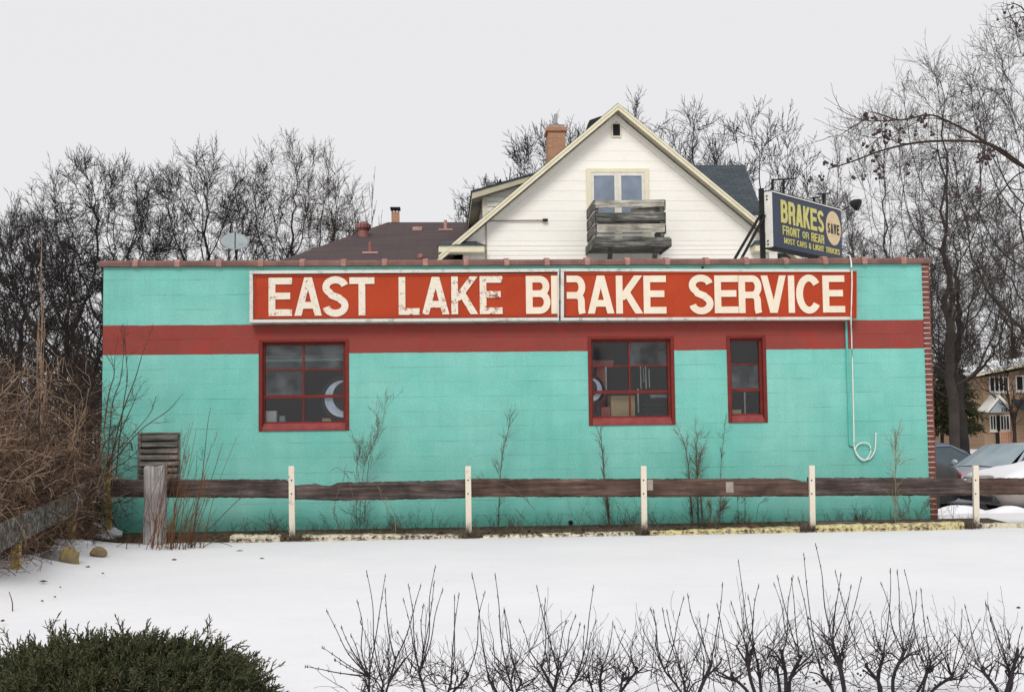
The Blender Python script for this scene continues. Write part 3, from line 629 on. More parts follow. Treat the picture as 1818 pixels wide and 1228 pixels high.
# exposed back of the box in the gap
mb = MB(); a = P(993.5, 560, YF); b = P(1004, 487, YF)
mb.box((a.x, -.12, a.z), (b.x + .04, -.08, b.z)); mb.box((a.x, -.165, a.z + .20), (a.x + .03, -.12, b.z - .16))
mb.build('sign_backing', MT['conc'], sign)
letters = [('E', 477, 518.7, 493.3, 561.3, 1), ('A', 523.4, 571, 492.7, 560.7, 1), ('S', 572.6, 619, 490.8, 562.5, 1), ('T', 620.6, 665, 492.5, 560.2, 1),
 ('L', 708, 745, 492, 559.2, 1), ('A', 749.7, 797.4, 491.8, 558.5, 1), ('K', 801.5, 847.5, 491, 558, 1), ('E', 852, 892.4, 490.5, 557.8, 1),
 ('B', 934, 977.5, 490, 557.3, 0), ('I', 979, 990.5, 489.5, 557, 0),
 ('r', 1006.6, 1039.5, 489.5, 557, 0), ('A', 1044, 1090, 489.5, 557, 0), ('K', 1094, 1140, 489.5, 557, 0), ('E', 1143, 1183, 489.5, 557, 0),
 ('S', 1223.6, 1266.8, 487.8, 558.3, 0), ('E', 1269, 1311, 489.2, 556.2, 0), ('R', 1311.8, 1352.5, 489.2, 556, 0), ('V', 1352, 1395.5, 489.4, 555.7, 0),
 ('I', 1400, 1411, 489.4, 555.5, 0), ('C', 1414, 1459.6, 487.8, 557, 0), ('E', 1461, 1500, 489.3, 555, 0)]
for ch, xa, xb, yt, yb, worn in letters:
    Yp = YF if xa < 1000 else YF - .012
    a = P(xa, yb, Yp); b = P(xb, yb, Yp); t = P(xa, yt, Yp); mb = MB()
    put_glyph(mb, ch, a + Vector((0, -.0006, 0)), Vector((b.x - a.x, 0, 0)), Vector((0, 0, t.z - a.z)), Vector((0, -1, 0)), t=.175, depth=.016)
    mb.build('letter', MT['letterworn' if worn else 'letter'], sign)
# ------------------------------------------------------------------ blue roof sign
d = Vector((.713, .70, 0)).normalized(); n1 = Vector((d.y, -d.x, 0)); Y0 = 1.5
O = P(1371.5, 440, Y0); Otop = P(1368.8, 339, Y0); hS = Otop.z - O.z
lo, hi = 0, 8
for _ in range(50):
    m_ = (lo + hi) / 2
    if proj(O + d * m_)[0] < 1496: lo = m_
    else: hi = m_
LS = lo; TK = .12
bs = empty('roof_sign', (O.x, O.y, 3.3), 'angled navy box sign reading BRAKES FRONT OR REAR standing on the shop roof', 'sign')
UP = Vector((0, 0, hS))
MB().obox(O + d * .03 + UP * .02, d * (LS - .03), UP * .96, -n1 * TK).build('sign_box', MT['navy'], bs, bevel=.008)
MB().obox(O - n1 * TK * 1.0, d * .028, UP, n1 * (TK + .004)).build('end_cap', MT['white'], bs, bevel=.006)
for q, g in ((.07, .13), (.86, .92)):
    for h in (q, g): MB().ball(O + UP * h - n1 * TK * .62, .016).build('bolt', MT['black'], bs)
MB().obox(O + UP * .985 + n1 * .012, d * LS, UP * .02, -n1 * .02).build('edge_trim', MT['white'], bs)
MB().obox(O + n1 * .02 - UP * .01 , d * LS, UP * .03, -n1 * (TK + .04)).build('bottom_channel', MT['black'], bs)
MB().obox(O + n1 * .01 + UP * 1.0, d * LS, UP * .02, -n1 * (TK + .02)).build('top_channel', MT['black'], bs)
def PF(x, y): return PP(x, y, O + n1 * .001, n1)
def textline(s, lt, lb, rt, rb, mat, t, gap=.18, space=.5):
    A = PF(*lb); B = PF(*rb); A2 = PF(*lt); B2 = PF(*rt)
    ws = {'I': .45, 'M': 1.3, ' ': space, '&': 1.0}; tot = sum(ws.get(c, 1.0) + gap for c in s) - gap
    u = (B - A); h = ((A2.z - A.z) + (B2.z - B.z)) / 2; x = 0
    mb = MB(); o = None
    for k, c in enumerate(s + ' '):
        wv = ws.get(c.upper(), 1.0)
        if c != ' ':
            hh = h * (.78 if c.islower() else 1); o = A + u * (x / tot) + Vector((0, 0, (h - hh) * .5))
            put_glyph(mb, c.upper(), o, u.normalized() * (u.length * wv / tot), Vector((0, 0, hh)), n1, t=t, depth=.006, k=k)
        elif mb.v: mb.build('lettering', mat, bs); mb = MB()
        x += wv + gap
textline('BRAKES', (1386.2, 355.4), (1386.5, 394.5), (1462.6, 374.8), (1462.6, 413.8), MT['yellow'], .19, .14)
textline('FRONT or REAR', (1389, 400), (1389.5, 416), (1462.6, 418.2), (1462.6, 433.5), MT['yellow'], .17, .22, .55)
textline('MOST CARS & LIGHT TRUCKS', (1392, 422), (1392, 432), (1490, 443.4), (1490, 453.2), MT['yellow'], .17, .25, .55)
c1 = PF(1479.3, 405.5); e1 = PF(1492, 405.5); e0 = PF(1466.2, 405.5); rx = (e1 - e0).length / 2; rz = (PF(1479, 375.5).z - PF(1479, 435.5).z) / 2
c1 = (e0 + e1) / 2; c1.z = (PF(1479, 375.5).z + PF(1479, 435.5).z) / 2
MB().prism([c1 + d * (rx * math.cos(R(a))) + Vector((0, 0, rz * math.sin(R(a)))) for a in range(0, 360, 10)], n1 * .006).build('round_panel', MT['creamdot'], bs)
A = PF(1468.5, 413); B = PF(1490, 418); mb = MB(); u = (B - A); u.z = 0
for k, c in enumerate('SAVE'): put_glyph(mb, c, A + n1 * .006 + u * (k / 4 + .02), u * .19, Vector((0, 0, (PF(1479, 396).z - PF(1479, 413.5).z))), n1, t=.19, depth=.005, k=k)
mb.build('lettering', MT['blackpaint'], bs)
# posts and braces
pb = O - n1 * (TK + .05)
MB().box((pb.x - .035, pb.y - .035, 3.301), (pb.x + .035, pb.y + .035, Otop.z + .06)).build('post', MT['black'], bs)
pe = O + d * (LS * .8) - n1 * (TK + .05)
MB().box((pe.x - .035, pe.y - .035, 3.301), (pe.x + .035, pe.y + .035, O.z + .5)).build('post', MT['black'], bs)
for dx in (0, .14):
    a = P(1352 + dx * 40, 378 + dx * 30, pb.y - .05); b = P(1303 + dx * 85, 462, pb.y - .35); b.z = 3.302 if False else b.z
    dd = (b - a).normalized(); b = a + dd * ((a.z - 3.31) / -dd.z); MB().tube([a, b], .022, 6).build('brace', MT['black'], bs)
w1 = P(1366, 458, Y0 + .05); w2 = P(1380, 447, Y0 + .05); MB().box((w1.x, w1.y, 3.301), (w2.x, w1.y + .1, w2.z)).build('junction_box', MT['white'], bs)
for (x_, yt, yb2, xa, xb, ya) in ((1371.5, 318, 338, 1371, 1385, 319), (1391, 320, 345, 1381, 1411, 318), (1445, 350, 366, 1440, 1455, 351), (1462, 345, 368, 1452, 1474, 344)):
    tt = LS * (x_ - 1370) / 160 ; q = O + d * tt * .9 - n1 * TK * .7
    a = PP(x_, yb2 + 2, q, n1); b = PP(x_, yt, q, n1); MB().tube([a, b], .022, 6).tube([PP(xa, ya + 1, q, n1), PP(xb, ya - 1, q, n1)], .014, 6).build('lamp_bracket', MT['black'], bs)
fl = O + d * (LS + .25); a = PP(1497, 373, fl, n1); b = PP(1508, 366, fl, n1); c0 = PP(1518, 362, fl, n1)
MB().tube([O + d * LS * .99 + Vector((0, 0, a.z - O.z)), a, b], .012, 6).build('lamp_arm', MT['black'], bs)
mb = MB(); ax = (Vector((.6, -.5, -.35))).normalized(); mb.tube([c0 - ax * .09, c0 - ax * .04, c0 + ax * .03, c0 + ax * .07], [.03, .07, .10, .105], 12); mb.build('flood_lamp', MT['black'], bs, smooth=True)
# ------------------------------------------------------------------ cable down the wall
def smoothpts(pts, k=5):
    out = []; p = [Vector(q) for q in pts]; p = [p[0]] + p + [p[-1]]
    for i in range(1, len(p) - 2):
        for j in range(k):
            t = j / k; a, b, c_, d_ = p[i - 1], p[i], p[i + 1], p[i + 2]
            out.append(.5 * ((2 * b) + (c_ - a) * t + (2 * a - 5 * b + 4 * c_ - d_) * t * t + (3 * b - a - 3 * c_ + d_) * t ** 3))
    out.append(p[-2]); return out
YC = -.045
cp = [P(x, y, -.19) for x, y in ((1505, 461), (1511, 465), (1512.5, 475), (1512.5, 482))]
cp = [Vector((P(1500, 462, .1).x, .12, ZT + .10)), Vector((P(1507, 460, 0).x, -.03, ZT + .095))] + [P(x, y, -.22) for x, y in ((1511.5, 470), (1512.5, 500), (1511, 566))] + \
     [P(x, y, YC) for x, y in ((1512, 600), (1514.5, 700), (1516, 770), (1516, 788), (1518, 800), (1524, 811), (1533, 817), (1541, 812), (1546, 801), (1544, 790), (1536, 785.5), (1526, 787), (1519.5, 794), (1520, 803), (1527, 812), (1536, 816), (1546, 812), (1553, 800), (1554.5, 785), (1555, 768))]
cab = MB().tube(smoothpts(cp), .0095, 6).build('loose_cable', MT['cable'], smooth=True)
tag(cab, 'loose white cable hanging down the right end of the wall and ending in a coil', 'cable')
# ------------------------------------------------------------------ things behind the shop windows
t = empty('whitewall_tyre', (0, 0, 0), 'black whitewall tyre standing behind the left shop window', 'tyre')
def tire(t, px, py, rpx, Y, name):
    c = P(px, py, Y); r = rpx / 131.0 * (Y + 16.28) / 16.28; t.location = c
    mb = MB()
    ring = lambda rr, y, n=36: [(c.x + rr * math.cos(2 * math.pi * i / n), c.y + y, c.z + rr * math.sin(2 * math.pi * i / n)) for i in range(n)]
    def lathe(mb, prof, n=36):
        b0 = len(mb.v)
        for rr, y in prof: mb.v += ring(rr, y, n)
        for j in range(len(prof) - 1):
            for i in range(n): i2 = (i + 1) % n; mb.f.append((b0 + j * n + i, b0 + j * n + i2, b0 + (j + 1) * n + i2, b0 + (j + 1) * n + i)); mb.mi.append(0)
    lathe(mb, [(r * .58, .0), (r * .62, -.05), (r * .8, -.075), (r * .95, -.06), (r, -.02), (r, .06), (r * .9, .12), (r * .6, .1), (r * .58, 0)]); mb.build('rubber', MT['tyre'], t, smooth=True)
    m2 = MB(); lathe(m2, [(r * .30, -.078), (r * .60, -.080), (r * .78, -.083)]); m2.build('white_band', MT['whiteband'], t, smooth=True)
    s_ = 1 if name == 'a' else -1; MB().tube([(c.x + s_ * r * .22, c.y - .10, c.z + r * .10), (c.x + s_ * r * .22, c.y - .086, c.z + r * .10)], r * .66, 28).build('hub_cover', MT['tyre'], t)
tire(t, 610, 708, 42, .215, 'a')
t2 = empty('whitewall_tyre', (0, 0, 0), 'black whitewall tyre behind the left edge of the middle shop window', 'tyre'); tire(t2, 1047, 692, 27, .215, 'b')
def bpx(name, x0, y0, x1, y1, Y, dep, mat, label, cat_, bevel=.01):
    a = P(x0, y1, Y); b = P(x1, y0, Y); root = (a.x, Y, a.z)
    o = MB().box((a.x, Y, a.z), (b.x, Y + dep, b.z)).build(name, mat, rootloc=root, bevel=bevel); return tag(o, label, cat_)
bpx('meter_box', 469, 729, 491, 750, .16, .15, MT['box'], 'small pale box on the sill inside the left shop window', 'box')
bpx('cardboard_box', 1085, 702, 1127, 740, .22, .35, MT['card'], 'brown cardboard box inside the middle shop window', 'box')
sh = empty('shelf_board', (0, .3, 1.4), 'dark stock shelf just inside the shop below the windows', 'shelf')
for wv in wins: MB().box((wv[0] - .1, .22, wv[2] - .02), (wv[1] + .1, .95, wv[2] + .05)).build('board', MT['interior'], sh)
a = P(1052, 640, .6); b = P(1085, 648, .6); c3 = empty('red_funnel', a, 'red plastic holder seen through the upper left of the middle shop window', 'holder')
MB().hexa([(a.x, .5, a.z - .1), (b.x, .5, a.z - .1), (b.x, .7, a.z - .1), (a.x, .7, a.z - .1), (a.x - .03, .5, a.z), (b.x + .03, .5, a.z), (b.x + .03, .7, a.z), (a.x - .03, .7, a.z)]).build('tray', MT['chairred'], c3)
MB().box((a.x + .05, .55, wins[1][2] + .05), (a.x + .17, .65, a.z - .1)).build('stem', MT['chairred'], c3)
for (x_, y0, y1, Y, lab) in ((1075.5, 650, 692, .4, 'thin white rod upright behind the middle left panes of the middle shop window'), (1132.5, 690, 732, .4, 'thin white rod behind the lower right pane of the middle shop window'), (1322, 696, 738, .35, 'thin white rod upright inside the narrow right shop window')):
    tag(MB().tube([P(x_, y0, Y), P(x_ + 1, y1, Y)], .011, 6).build('rod', MT['white']), lab, 'rod')
hub = empty('black_wheel', P(1160, 720, .5), 'stack of dark ribbed rubber tyres behind the lower right pane of the middle shop window', 'tyres')
for k in range(4):
    c = P(1160, 736 - k * 9, .6); r = .17
    MB().tube([(c.x, c.y, c.z - .028), (c.x, c.y, c.z - .02), (c.x, c.y, c.z + .02), (c.x, c.y, c.z + .028)], [r * .85, r, r, r * .85], 20).build('tyre', MT['tyre'], hub)
for x_, y0, y1 in ((1137, 650, 690), (1142, 652, 678), (1146, 648, 690), (1152, 655, 688)):
    tag(MB().tube([P(x_, y0, .2), P(x_ + 1.2, y1, .2)], .007, 5).build('hanging_strip', MT['box'] if x_ != 1142 else MT['dish']), '%s of four thin pale strips hanging in the middle right pane of the middle window' % {1137: 'leftmost', 1142: 'second', 1146: 'third', 1152: 'rightmost'}[x_], 'strip', 'pale strips hanging in the middle shop window')
for x_, y0, x1_, y1, mt, lab in ((496, 738, 506, 751, 'dish', 'small grey tin beside the pale box inside the left shop window'), (572, 742, 588, 751, 'card', 'low carton left of the whitewall tyre inside the left shop window'), (1068, 722, 1083, 741, 'chairred', 'red can between the tyre and the cardboard box in the middle shop window'), (1155, 700, 1185, 706, 'dish', 'grey tray lying on the dark tyres in the middle shop window'), (1300, 727, 1316, 738, 'card', 'brown carton at the bottom of the narrow right shop window')):
    bpx('carton' if mt == 'card' else 'tin', x_, y0, x1_, y1, .2 if x_ != 1155 else .42, .1, MT[mt], lab, 'tin' if mt != 'card' else 'carton', .004)
tl = empty('green_glow_bar', P(560, 637, 1.2), 'dim greenish glowing bar put in behind the top panes of the left shop window', 'light')
a = P(470, 640, 1.6); b = P(612, 638, 1.6); MB().tube([a, b], .02, 8).build('tube', MT['tube'], tl); MB().box((a.x, 1.55, a.z + .03), (b.x, 1.65, a.z + .07)).build('glow_bar_back', MT['box'], tl)
# ------------------------------------------------------------------ guard fence in front of the wall
GY = -.82
fence = empty('guard_fence', (5, GY, 0), 'low guard rail of dark worn planks on thin cream posts before the turquoise wall', 'fence')
posts = [(517.5, 827, 965), (831, 827, 958), (1142.5, 827, 952), (1441, 826, 938), (1732, 826, 938)]
for i, (px, yt, yb) in enumerate(posts):
    y_ = GY - .03; t0 = P(px, yt, y_); hw = .038
    b0 = P(px + 1.5, yb, y_)
    mb = MB(); mb.hexa([(b0.x - hw, y_ - .02, -.1), (b0.x + hw, y_ - .02, -.1), (b0.x + hw, y_ + .03, -.1), (b0.x - hw, y_ + .03, -.1), (t0.x - hw, y_ - .02, t0.z), (t0.x + hw, y_ - .02, t0.z), (t0.x + hw, y_ + .03, t0.z), (t0.x - hw, y_ + .03, t0.z)])
    po = mb.build('post', MT['postwhite'], fence, bevel=.006)
    for yy in (852, 876):
        q = P(px, yy, y_ - .02); MB().tube([(q.x, y_ - .028, q.z), (q.x, y_ - .015, q.z)], .009, 8).build('bolt', MT['black'], po)
def plank(xs, top, bot, mat, seed, Y=GY, rough=.005):
    """plank with ragged edges; top/bot lists of (px,py)"""
    rg = random.Random(seed); mb = MB(); n = max(8, int((xs[1] - xs[0]) / 5)); F = []
    def interp(l, x):
        for i in range(len(l) - 1):
            if l[i][0] <= x <= l[i + 1][0]: t = (x - l[i][0]) / (l[i + 1][0] - l[i][0]); return l[i][1] * (1 - t) + l[i + 1][1] * t
        return l[-1][1]
    for i in range(n + 1):
        x = xs[0] + (xs[1] - xs[0]) * i / n; a = P(x, interp(bot, x) + rg.gauss(0, .35), Y); b = P(x, interp(top, x) + rg.gauss(0, .45), Y)
        h = (b.z - a.z) * .12
        for (y, z) in ((Y + .012, a.z), (Y, a.z + h), (Y, b.z - h), (Y + .012, b.z), (Y + .085, b.z), (Y + .085, a.z)): mb.v.append((a.x, y, z))
    for i in range(n):
        for k in range(6): mb.f.append((i * 6 + k, i * 6 + 6 + k, i * 6 + 6 + (k + 1) % 6, i * 6 + (k + 1) % 6)); mb.mi.append(0)
    mb.f.append(tuple(range(6))); mb.f.append(tuple(n * 6 + k for k in range(6))[::-1]); mb.mi += [0, 0]
    return mb.build('plank', mat, fence)
plank((196, 512), [(196, 851), (505, 851), (509, 853), (512, 856)], [(196, 882), (512, 884)], MT['plank'], 1)
plank((522, 826), [(522, 862), (545, 860), (560, 859), (572, 862), (590, 862), (596, 857), (740, 854), (826, 851)], [(522, 886), (600, 889), (700, 887), (826, 884)], MT['plank'], 2)
plank((826, 1140), [(826, 850), (1140, 850)], [(826, 882), (1140, 882)], MT['plankbrown'], 3)
plank((1146, 1436), [(1146, 850), (1402, 849), (1430, 854), (1436, 855)], [(1146, 882), (1436, 881)], MT['plankbrown'], 4)
plank((1437, 1730), [(1437, 848), (1700, 848), (1712, 850), (1724, 858), (1730, 862)], [(1437, 880), (1730, 879)], MT['plank'], 5, GY + .001)
plank((1731, 1960), [(1731, 849), (1960, 848)], [(1731, 878), (1960, 877)], MT['plankbrown'], 6)
for (xa, xb, ya, yb) in ((1149, 1159, 851, 870), (1289, 1302, 855, 874), (1426, 1434, 866, 880)):
    a = P(xa, yb, GY - .004); b = P(xb, ya, GY - .004); MB().box((a.x, GY - .006, a.z), (b.x, GY - .001, b.z)).build('metal_patch', MT['conc'] if xa < 1400 else MT['plankbrown'], fence)
# thick grey timber post and yellow post at the left corner
a = P(250, 938, -1.25); b = P(291, 824, -1.25)
mb = MB(); rg = random.Random(5); n = 14; prev = None
pts = [(a.x + (b.x - a.x) * (.5 + .5 * math.cos(2 * math.pi * k / n)), -1.1 + .16 * math.sin(2 * math.pi * k / n)) for k in range(n)]
for z in (-.05, .3, .6, b.z - .03): mb.v += [(p[0] + rg.uniform(-.006, .006), p[1] + rg.uniform(-.006, .006), z + (rg.uniform(-.02, .03) if z > .7 else 0)) for p in pts]
for j in range(3):
    for k in range(n): mb.f.append((j * n + k, j * n + (k + 1) % n, (j + 1) * n + (k + 1) % n, (j + 1) * n + k)); mb.mi.append(0)
mb.f.append(tuple(3 * n + k for k in range(n))); mb.mi.append(0)
tag(mb.build('timber_post', MT['greypost'], rootloc=((a.x + b.x) / 2, -1.1, 0)), 'thick weathered grey timber post in front of the louvred vent', 'post')
sf = empty('side_fence', (0, -3, 0), 'low fence of grey planks and yellow posts running towards the viewer under the brambles', 'fence')
for (px, yt, yb, Y) in ((191, 838, 948, -.6), (126, 895, 967, -1.8), (27, 960, 1012, -4.2)):
    t0 = P(px, yt, Y); MB().box((t0.x - .045, Y, -.1), (t0.x + .045, Y + .06, t0.z)).build('post', MT['postyellow'], sf, bevel=.005)
a = P(136, 885, -1.7); b = P(-20, 955, -5.2); h = Vector((0, 0, .26))
MB().obox(Vector((a.x, a.y, a.z - .16)), b - a, Vector((.03, .07, 0)), h).build('plank', MT['greywood'], sf, bevel=.008)
a = P(200, 868, -.7); MB().obox(Vector((a.x - .3, -.75, a.z - .1)), P(136, 885, -1.7) - Vector((a.x - .3, -.75, a.z - .0)), Vector((.03, .07, 0)), h).build('plank', MT['greywood'], sf, bevel=.008)
# parking timbers
stops = [((408, 497), 953, 954, .075, -1.05, 'kerb', 'short peeling yellow timber on the snow edge nearest the grey post'),
 ((536, 821), 953, 952, .085, -1.03, 'kerb', 'rotten cream parking timber left of the second fence post'),
 ((858, 1128), 954, 947, .10, -1.06, 'kerbpale', 'pale painted parking timber between the second and third fence posts'),
 ((1154, 1420), 946, 938, .085, -1.05, 'kerbyel', 'yellow parking timber between the third and fourth fence posts'),
 ((1449, 1712), 936, 929, .07, -1.06, 'kerbyel', 'long yellow parking timber on the snow right of the fourth fence post'),
 ((1745, 1900), 933, 930, .06, -1.02, 'kerb', 'worn parking timber beyond the last fence post at the right')]
for i, ((xa, xb), ya, yb, hh, Y, mt, lab) in enumerate(stops):
    a = P(xa, ya, Y); b = P(xb, yb, Y); n = 26; mb = MB(); rg = random.Random(i + 40)
    z0 = .0
    for k in range(n + 1):
        t_ = k / n; x = a.x + (b.x - a.x) * t_; zt = (a.z * (1 - t_) + b.z * t_) + .018 + rg.gauss(0, .005); yj = rg.gauss(0, .004)
        for (y, z) in ((Y + yj, -.05), (Y + yj, zt - .02), (Y + .02, zt), (Y + .14, zt + .004), (Y + .16, zt - .02), (Y + .16, -.05)): mb.v.append((x, y, z))
    for k in range(n):
        for q in range(5): mb.f.append((k * 6 + q, k * 6 + 6 + q, k * 6 + 7 + q, k * 6 + 1 + q)); mb.mi.append(0)
    for k in (0, n): mb.f.append(tuple(k * 6 + q for q in range(6))); mb.mi.append(0)
    tag(mb.build('parking_timber', MT[mt], rootloc=(a.x, Y, 0)), lab, 'parking timber', 'painted timbers along the snow edge')
a = P(1418, 930, -.6); b = P(1700, 928, -.6); tag(MB().box((a.x, -.72, .02), (b.x, -.58, a.z + .03)).build('parking_timber', MT['plank'], rootloc=(a.x, -.6, 0), bevel=.01), 'dark timber lying just behind the long yellow one beside the fourth fence post', 'parking timber', 'painted timbers along the snow edge')
a = P(1311, 939, -.55); b = P(1343, 933, -.55); tag(MB().box((a.x, -.6, .02), (b.x, -.45, a.z + .05)).build('red_brick', MT['brickend'], rootloc=(a.x, -.55, 0), bevel=.006), 'flat red brick lying behind the yellow timber right of the third post', 'brick')
# ------------------------------------------------------------------ white house
HY = 12.0; OH = .38
def PH(x, y, Y=HY): return P(x, y, Y)
apex = PH(1097, 183, HY - OH); le = PH(800, 434, HY - OH)
slope = (apex.z - le.z) / (apex.x - le.x); ax_ = apex.x; eL = ax_ - 4.35; eR = ax_ + 4.35
house = empty('cream_house', (ax_, HY, -.5), 'tall cream gabled house with clapboard siding rising behind the brake shop', 'house')
HB = 22.0
def rz_(x): return apex.z - abs(x - ax_) * slope
wl, wr = ax_ - 3.75, ax_ + 3.75; drop = .16
# gable wall as overlapping boards: real laps
mb = MB(); zs = []; z = -.6; lowtop = PH(1000, 428, HY).z
while z < rz_(ax_) - drop - .1:
    st = .115 if z < lowtop else .245; zs.append((z, st)); z += st
for z, st in zs:
    def ext(zz):
        hw = (apex.z - drop - zz) / slope; return max(wl, ax_ - hw), min(wr, ax_ + hw)
    a, b = ext(z); c_, d_ = ext(z + st)
    if c_ >= d_: c_ = d_ = ax_
    lap = .012 if st < .2 else .007
    mb.quad((a, HY - lap, z), (b, HY - lap, z), (d_, HY - .001, z + st), (c_, HY - .001, z + st)); mb.quad((a, HY - lap, z), (a, HY - .001, z), (b, HY - .001, z), (b, HY - lap, z))
mb.build('gable_siding', MT['siding'], house)
mb = MB(); mb.box((wl, HY + .003, -.6), (wl + .15, HB, rz_(wl) - .2)).box((wr - .15, HY + .003, -.6), (wr, HB, rz_(wr) - .2)); mb.build('side_wall', MT['siding'], house)
# roof: two slabs
for s, xe in ((-1, eL), (1, eR)):
    th = .12; mb = MB(); y0, y1 = HY - OH, HB
    mb.hexa([(ax_, y0, apex.z - th), (xe, y0, rz_(xe) - th), (xe, y1, rz_(xe) - th), (ax_, y1, apex.z - th), (ax_, y0, apex.z), (xe, y0, rz_(xe)), (xe, y1, rz_(xe)), (ax_, y1, apex.z)]); mb.build('roof', MT['darkroof'], house)
    # rake fascia and soffit
    f = MB(); y = y0 - .03; d1, d2 = .022, .175
    f.prism([(ax_, y, apex.z - d1), (xe + s * -.0, y, rz_(xe) - d1), (xe, y, rz_(xe) - d2), (ax_, y, apex.z - d2)], (0, .028, 0)); ro = f.build('rake_board', MT['cream'], house)
    f = MB(); f.prism([(ax_, y - .02, apex.z - .03), (xe, y - .02, rz_(xe) - .03), (xe, y - .02, rz_(xe) - .085), (ax_, y - .02, apex.z - .085)], (0, .019, 0)); f.build('moulding', MT['cream'], ro)
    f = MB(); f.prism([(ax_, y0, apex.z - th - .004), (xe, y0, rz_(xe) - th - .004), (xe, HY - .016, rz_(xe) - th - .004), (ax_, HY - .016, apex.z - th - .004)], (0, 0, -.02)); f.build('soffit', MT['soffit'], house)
    f = MB(); f.prism([(ax_, HY - .04, apex.z - .19), (xe - s * .5, HY - .04, rz_(xe - s * .5) - .19), (xe - s * .5, HY - .04, rz_(xe - s * .5) - .36), (ax_, HY - .04, apex.z - .36)], (0, .024, 0)); f.build('frieze_board', MT['siding'], house)
    # eave return box
    xr = ax_ + s * (ax_ - PH(860, 440, HY - .3).x); zt = PH(830, 437, HY - .3).z; lo_, hi_ = min(xe, xr), max(xe, xr)
    f = MB(); f.box((lo_, HY - .42, zt - .16), (hi_, HY - .016, zt)); er = f.build('eave_return', MT['cream'], house, bevel=.01)
    f = MB(); f.hexa([(lo_ - .03, HY - .46, zt + .002), (hi_ + .03, HY - .46, zt + .002), (hi_ + .03, HY - .016, zt + .002), (lo_ - .03, HY - .016, zt + .002), (lo_ - .02 + (.1), HY - .3, zt + .09), (hi_ - .2, HY - .3, zt + .09), (hi_ - .2, HY - .016, zt + .16), (lo_ + .1, HY - .016, zt + .16)]); f.build('shingle_cap', MT['darkroof'], er)
    f = MB(); f.box((xe, HY - OH, rz_(xe) - .3), (xe + s * .03, HB, rz_(xe) - .1)); f.build('gutter', MT['cream'], house)
    f = MB(); f.box((wl - .002 if s < 0 else wr - .13, HY - .035, -.6), (wl + .13 if s < 0 else wr + .002, HY - .015, zt - .17)); f.build('corner_board', MT['siding'], house)
# attic vent
a = PH(1087, 243); b = PH(1101, 221); v = MB().box((a.x - .02, HY - .045, a.z - .02), (b.x + .02, HY - .017, b.z + .02)).build('attic_vent', MT['cream'], house)
MB().box((a.x + .015, HY - .06, a.z + .02), (b.x - .015, HY - .046, b.z - .01)).build('grille', MT['interior'], v)
# door-window pair
a = PH(1043, 450); b = PH(1151, 300); wx0, wx1, wz0, wz1 = a.x, b.x, a.z, b.z
m = MB(); m.box((wx0, HY - .06, wz0), (wx0 + .11, HY - .016, wz1)); m.box((wx1 - .11, HY - .06, wz0), (wx1, HY - .016, wz1)); m.box((wx0 + .11, HY - .062, wz1 - .10), (wx1 - .11, HY - .016, wz1)); wf = m.build('window', MT['cream'], house, bevel=.01)
xm = (wx0 + wx1) / 2
for q0, q1 in ((wx0 + .11, xm - .015), (xm + .015, wx1 - .11)):
    s_ = MB(); s_.box((q0, HY - .05, wz0), (q0 + .07, HY - .02, wz1 - .10)); s_.box((q1 - .07, HY - .05, wz0), (q1, HY - .02, wz1 - .10)); s_.box((q0 + .07, HY - .05, wz1 - .18), (q1 - .07, HY - .02, wz1 - .10)); s_.build('sash', MT['white'], wf, bevel=.005)
    MB().box((q0 + .071, HY - .032, wz0), (q1 - .071, HY - .024, wz1 - .181)).build('pane', MT['winblue'], wf)
MB().box((xm - .015, HY - .055, wz0), (xm + .015, HY - .02, wz1 - .1)).build('mullion', MT['cream'], wf)
# balcony of weathered boards
bal = empty('balcony', (0, 0, 0)); bal.parent = house; bal.location = (0, 0, 0)
BY0, BY1 = HY - 1.35, HY - .02
def bp(x, y): return P(x, y, BY0)
def board(x0, y0, x1, y1, mat, Y=BY0, th=.035, tl=0, name='rail_board'):
    a = P(x0, y1, Y); b = P(x1, y0, Y)
    MB().hexa([(a.x, Y, a.z), (b.x, Y, a.z + tl), (b.x, Y + th, a.z + tl), (a.x, Y + th, a.z), (a.x, Y, b.z - tl), (b.x, Y, b.z), (b.x, Y + th, b.z), (a.x, Y + th, b.z - tl)]).build(name, mat, bal, bevel=.004)
board(1057, 354, 1180, 369, MT['palewood'], tl=.035); board(1058, 376, 1181, 392.5, MT['greywood'], tl=.025)
board(1062, 386, 1182, 398, MT['greywood'], BY0 + .3, name='gap_backing_board', tl=.01); board(1120, 366, 1180, 378, MT['greywood'], BY0 + .7, name='gap_backing_board', tl=.05)  # first is added to darken the rail gap, second stands for dark pieces inside
board(1060, 397, 1182, 413, MT['palewood'], tl=.01); board(1060, 414, 1152, 420, MT['palewood'], BY0 + .036, name='rail_board'); board(1056, 421, 1190, 438.5, MT['greywood'], Y=BY0 - .06, th=.05, tl=.01, name='rim_board')
L0 = P(1057, 400, BY0).x; R0 = P(1180, 400, BY0).x; zb = P(1100, 438, BY0).z
for yt, yb, mt in ((358, 372, 'greywood'), (380, 394, 'greywood'), (402, 414, 'greywood')):
    z1 = P(1057, yt - 3, BY0).z; z0 = P(1057, yb, BY0).z
    for xx in (L0 - .035, R0 + .001): MB().box((xx, BY0 + .0, z0), (xx + .034, BY1, z1)).build('side_board', MT[mt], bal, bevel=.004)
for xx in (L0 - .075, R0 + .11): MB().box((xx, BY0 - .009, zb), (xx + .045, BY1, zb + .19)).build('rim_board', MT['greywood'], bal, bevel=.004)
for xx in (L0, R0 - .09): MB().box((xx + .001, BY0 + .038, zb + .1), (xx + .085, BY0 + .12, P(1100, 357, BY0).z)).build('corner_post', MT['greywood'], bal, bevel=.004)
